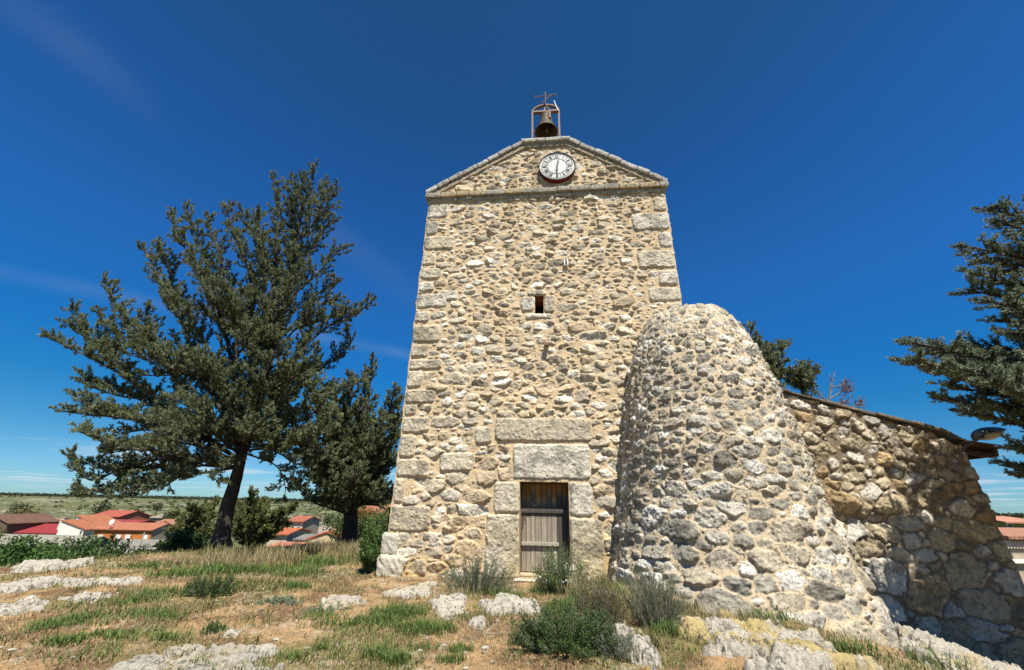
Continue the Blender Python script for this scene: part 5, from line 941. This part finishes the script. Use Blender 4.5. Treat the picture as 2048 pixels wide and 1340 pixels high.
house('tower_house', 'narrow cream house with a red roof and two windows, seen between the juniper trunks', 576, 607, 1043, 1033, 1068, 70, 6, (.55, .46, .32), (.32, .10, .05), [(582, 1054, 589, 1060, 0), (593, 1054, 600, 1060, 0), (586, 1046, 588, 1048, 0), (597, 1046, 599, 1048, 0)], gable_col=(.3, .26, .2))
house('orange_roof_house', 'low house with an orange roof left of the narrow cream house', 538, 576, 1069, 1057, 1082, 62, 7, (.5, .4, .28), (.40, .11, .04))
house('orange_roof_house', 'low cream house with a bright orange gable roof between the trunks', 618, 686, 1078, 1065, 1090, 56, 8, (.50, .38, .22), (.42, .11, .03), ridge='y')
house('grey_house', 'small house with a grey tiled roof left of the orange gable roof', 590, 628, 1080, 1070, 1090, 60, 6, (.3, .26, .2), (.2, .18, .15))
house('blue_gable_house', 'tiny house with a pale blue gable behind the orange gable roof', 612, 630, 1066, 1057, 1075, 78, 6, (.45, .47, .5), (.35, .25, .2), ridge='y')
house('far_terrace', 'long pale wall with a low roof behind the second juniper trunk', 628, 674, 1060, 1055, 1075, 85, 6, (.5, .42, .32), (.42, .3, .22), chim=[(624, 1050)])
house('field_house', 'low red roofed farmhouse below the orange roofs', 540, 592, 1094, 1086, 1100, 52, 5, (.34, .2, .12), (.46, .18, .1))
house('stone_barn', 'stone barn with a red tiled roof close to the left corner of the tower', 750, 800, 1032, 1021, 1062, 38, 7, (.3, .25, .18), (.34, .12, .06), windows=[(752, 1045, 755, 1057, 0), (770, 1045, 773, 1057, 0)], cat='barn')
house('far_red_house', 'red brick house half hidden behind the second juniper', 722, 770, 1022, 1010, 1050, 60, 7, (.3, .12, .07), (.3, .11, .06))
house('stone_house', 'stone house with a clay tiled roof and white cornice at the right edge', 2012, 2190, 1078, 1062, 1150, 24, 6, (.34, .28, .2), (.34, .16, .09))
house('olive_house', 'olive green house with a red roof behind the stone house at the right edge', 2008, 2090, 1046, 1036, 1064, 44, 7, (.22, .20, .06), (.45, .2, .12), windows=[(2015, 1048, 2022, 1054, 0)])
house('far_roof_house', 'low distant red roofed house at the right edge on the skyline', 1990, 2040, 1042, 1035, 1056, 75, 8, (.3, .15, .1), (.42, .16, .12))
mb = MB(); p = atY(2012, 1096, 23.96); q = atY(2190, 1093, 23.96)
for k_ in range(40): x_ = p[0]+k_*.16; mb.wbox((x_, 23.86, p[2]), (x_+.07, 23.98, p[2]+.35), (.62, .55, .45))
zc_ = atY(2020, 1126, 23.9)[2]; mb.wbox((p[0]-.2, 23.8, zc_), (q[0], 23.97, zc_+.18), (.7, .66, .58)); so = [o for o in COL.objects if o.name == 'stone_house'][0]; mb.build('cornice', M['plaster'], so)
for (lab, px, y0, y1, Y) in (('thin grey pole standing in front of the orange brick house', 277, 1064, 1102, 60), ('thin pole right of the small chimney of the cream house', 143, 1030, 1046, 90), ('thin pole with a lamp behind the tin shed', 355, 1016, 1040, 120), ('thin pole behind the narrow cream house', 641, 1033, 1062, 90)):
    a = atY(px, y0, Y); b = atY(px, y1, Y); zt_ = float(terr(b[0], Y)); e = empty('utility_pole', (b[0], Y, zt_), lab, 'pole'); mb = MB(); mb.tube([[b[0], Y, zt_-.2], [b[0], Y, a[2]]], [.10, .07], 6, col=(.3, .28, .25)); mb.build('pole', M['plaster'], e); mb = MB(); mb.tube([[b[0]-.5, Y, a[2]-.3], [b[0]+.5, Y, a[2]-.3]], [.05, .05], 5, col=(.25, .2, .15)); mb.build('crossbar', M['plaster'], e)
# village lane and its red tree, hillside scrub, the distant wood
def bush_blob(name, label, px, py, Y, r, pal, n=900, leaf=.22, group=None, flatz=.8, cat='bush'):
    c_ = atY(px, py, Y); zt_ = float(terr(c_[0], c_[1])); c_[2] = max(c_[2], zt_+r*.5); e = empty(name, (c_[0], c_[1], zt_), label, cat, group)
    tb = MB(); tb.tube([[c_[0], c_[1], zt_-.2], c_], [.12*r, .05*r], 6, False); tb.build('trunk', M['bark'], e)
    cl = c_+unit(RNG.normal(0, 1, (14, 3)))*r*.55*RNG.uniform(.5, 1, (14, 1))*[1, 1, flatz]; k_ = RNG.integers(0, 14, n); D = unit(RNG.normal(0, 1, (n, 3))); P = cl[k_]+D*r*.45*RNG.random((n, 1))**.4
    V, F, C = sprigs(P, unit(D+RNG.normal(0, .4, (n, 3))), leaf*RNG.uniform(.6, 1.3, n), leaf*.6, cols(n, *pal, v=.3)); mesh_np('crown', V, F, M['leaf'], e, C, False)
SG = ((.035, .05, .018), (.08, .10, .035))
bush_blob('red_leaved_bush', 'dark red leaved bush at the right end of the long brick house', 325, 1062, 84, 1.9, ((.16, .03, .02), (.30, .10, .06)), 1400, .3)
bush_blob('willow_bush', 'tall yellowish green bush above the red roofed barn', 50, 1042, 100, 4.0, ((.13, .12, .045), (.2, .18, .07)), 2200, .42, flatz=1)
bush_blob('hillside_bush', 'dark round bush on the rocky slope at the far left', 36, 1017, 150, 3.0, SG, 900, .5)
bush_blob('hillside_tree', 'tiny round tree alone on the slope right of the red roofed house', 316, 1014, 170, 2.2, SG, 700, .4, cat='tree')
bush_blob('hillside_bush', 'dark bushes directly behind the highest red roof', 205, 1019, 140, 3.2, SG, 900, .5)
bush_blob('green_bush', 'green bush beside the tin shed', 340, 1036, 118, 2.4, SG, 900, .4)
bush_blob('garden_tree', 'orange tinged round tree between the second juniper and the stone barn', 732, 1036, 36, 1.5, ((.12, .13, .03), (.30, .15, .04)), 1800, .16, cat='tree')
bush_blob('garden_bush', 'dark green bush just right of the second juniper trunk', 722, 1056, 30, 1.2, SG, 1800, .14)
bush_blob('garden_bush', 'green bush just left of the second juniper trunk', 682, 1052, 34, 1.5, ((.05, .075, .02), (.1, .13, .04)), 1800, .16)
bush_blob('valley_tree', 'small dark tree right of the narrow cream house', 657, 1040, 130, 2.2, SG, 700, .4, cat='tree')
n = 2600; a = np.radians(RNG.uniform(-58, 58, n)); r = 130*(620/130)**RNG.random(n); x = r*np.sin(a); y = r*np.cos(a); keep = fbm(x, y, .02, 4, 90) > .47; x = x[keep]; y = y[keep]; r = r[keep]; mb = MB(); m_ = 26
P = np.stack([x, y, terr(x, y)], 1)[:, None]+unit(np.abs(RNG.normal(0, 1, (len(x), m_, 3)))*RNG.choice([-1, 1], (len(x), m_, 3))*[1, 1, .8])*RNG.uniform(.3, 1.1, (len(x), m_, 1)); P[..., 2] = np.maximum(P[..., 2], terr(x, y)[:, None])
P = P.reshape(-1, 3); V, F, C = sprigs(P, unit(RNG.normal(0, 1, P.shape)+[0, 0, 1]), .8, .55, cols(len(P), (.05, .06, .022), (.13, .125, .05))); tag(mesh_np('hillside_scrub', V, F, M['leaf'], None, C, False), 'low dotted scrub on the far hillside', 'scrub', kind='stuff')
n = 5200; a = np.radians(RNG.uniform(-62, 62, n)); r = RNG.uniform(900, 1250, n)+200*np.sin(a*5); x = r*np.sin(a); y = r*np.cos(a); m_ = 16; P = np.stack([x, y, terr(x, y)+1.0], 1)[:, None]+RNG.normal(0, 1, (n, m_, 3))*[2.2, 2.2, 1.0]; P = P.reshape(-1, 3)
V, F, C = sprigs(P, unit(RNG.normal(0, 1, P.shape)), 3.4, 2.6, cols(len(P), (.035, .045, .025), (.07, .08, .04))); tag(mesh_np('distant_wood', V, F, M['leaf'], None, C, False), 'dark line of far-off woodland on the plateau skyline', 'wood', kind='stuff')
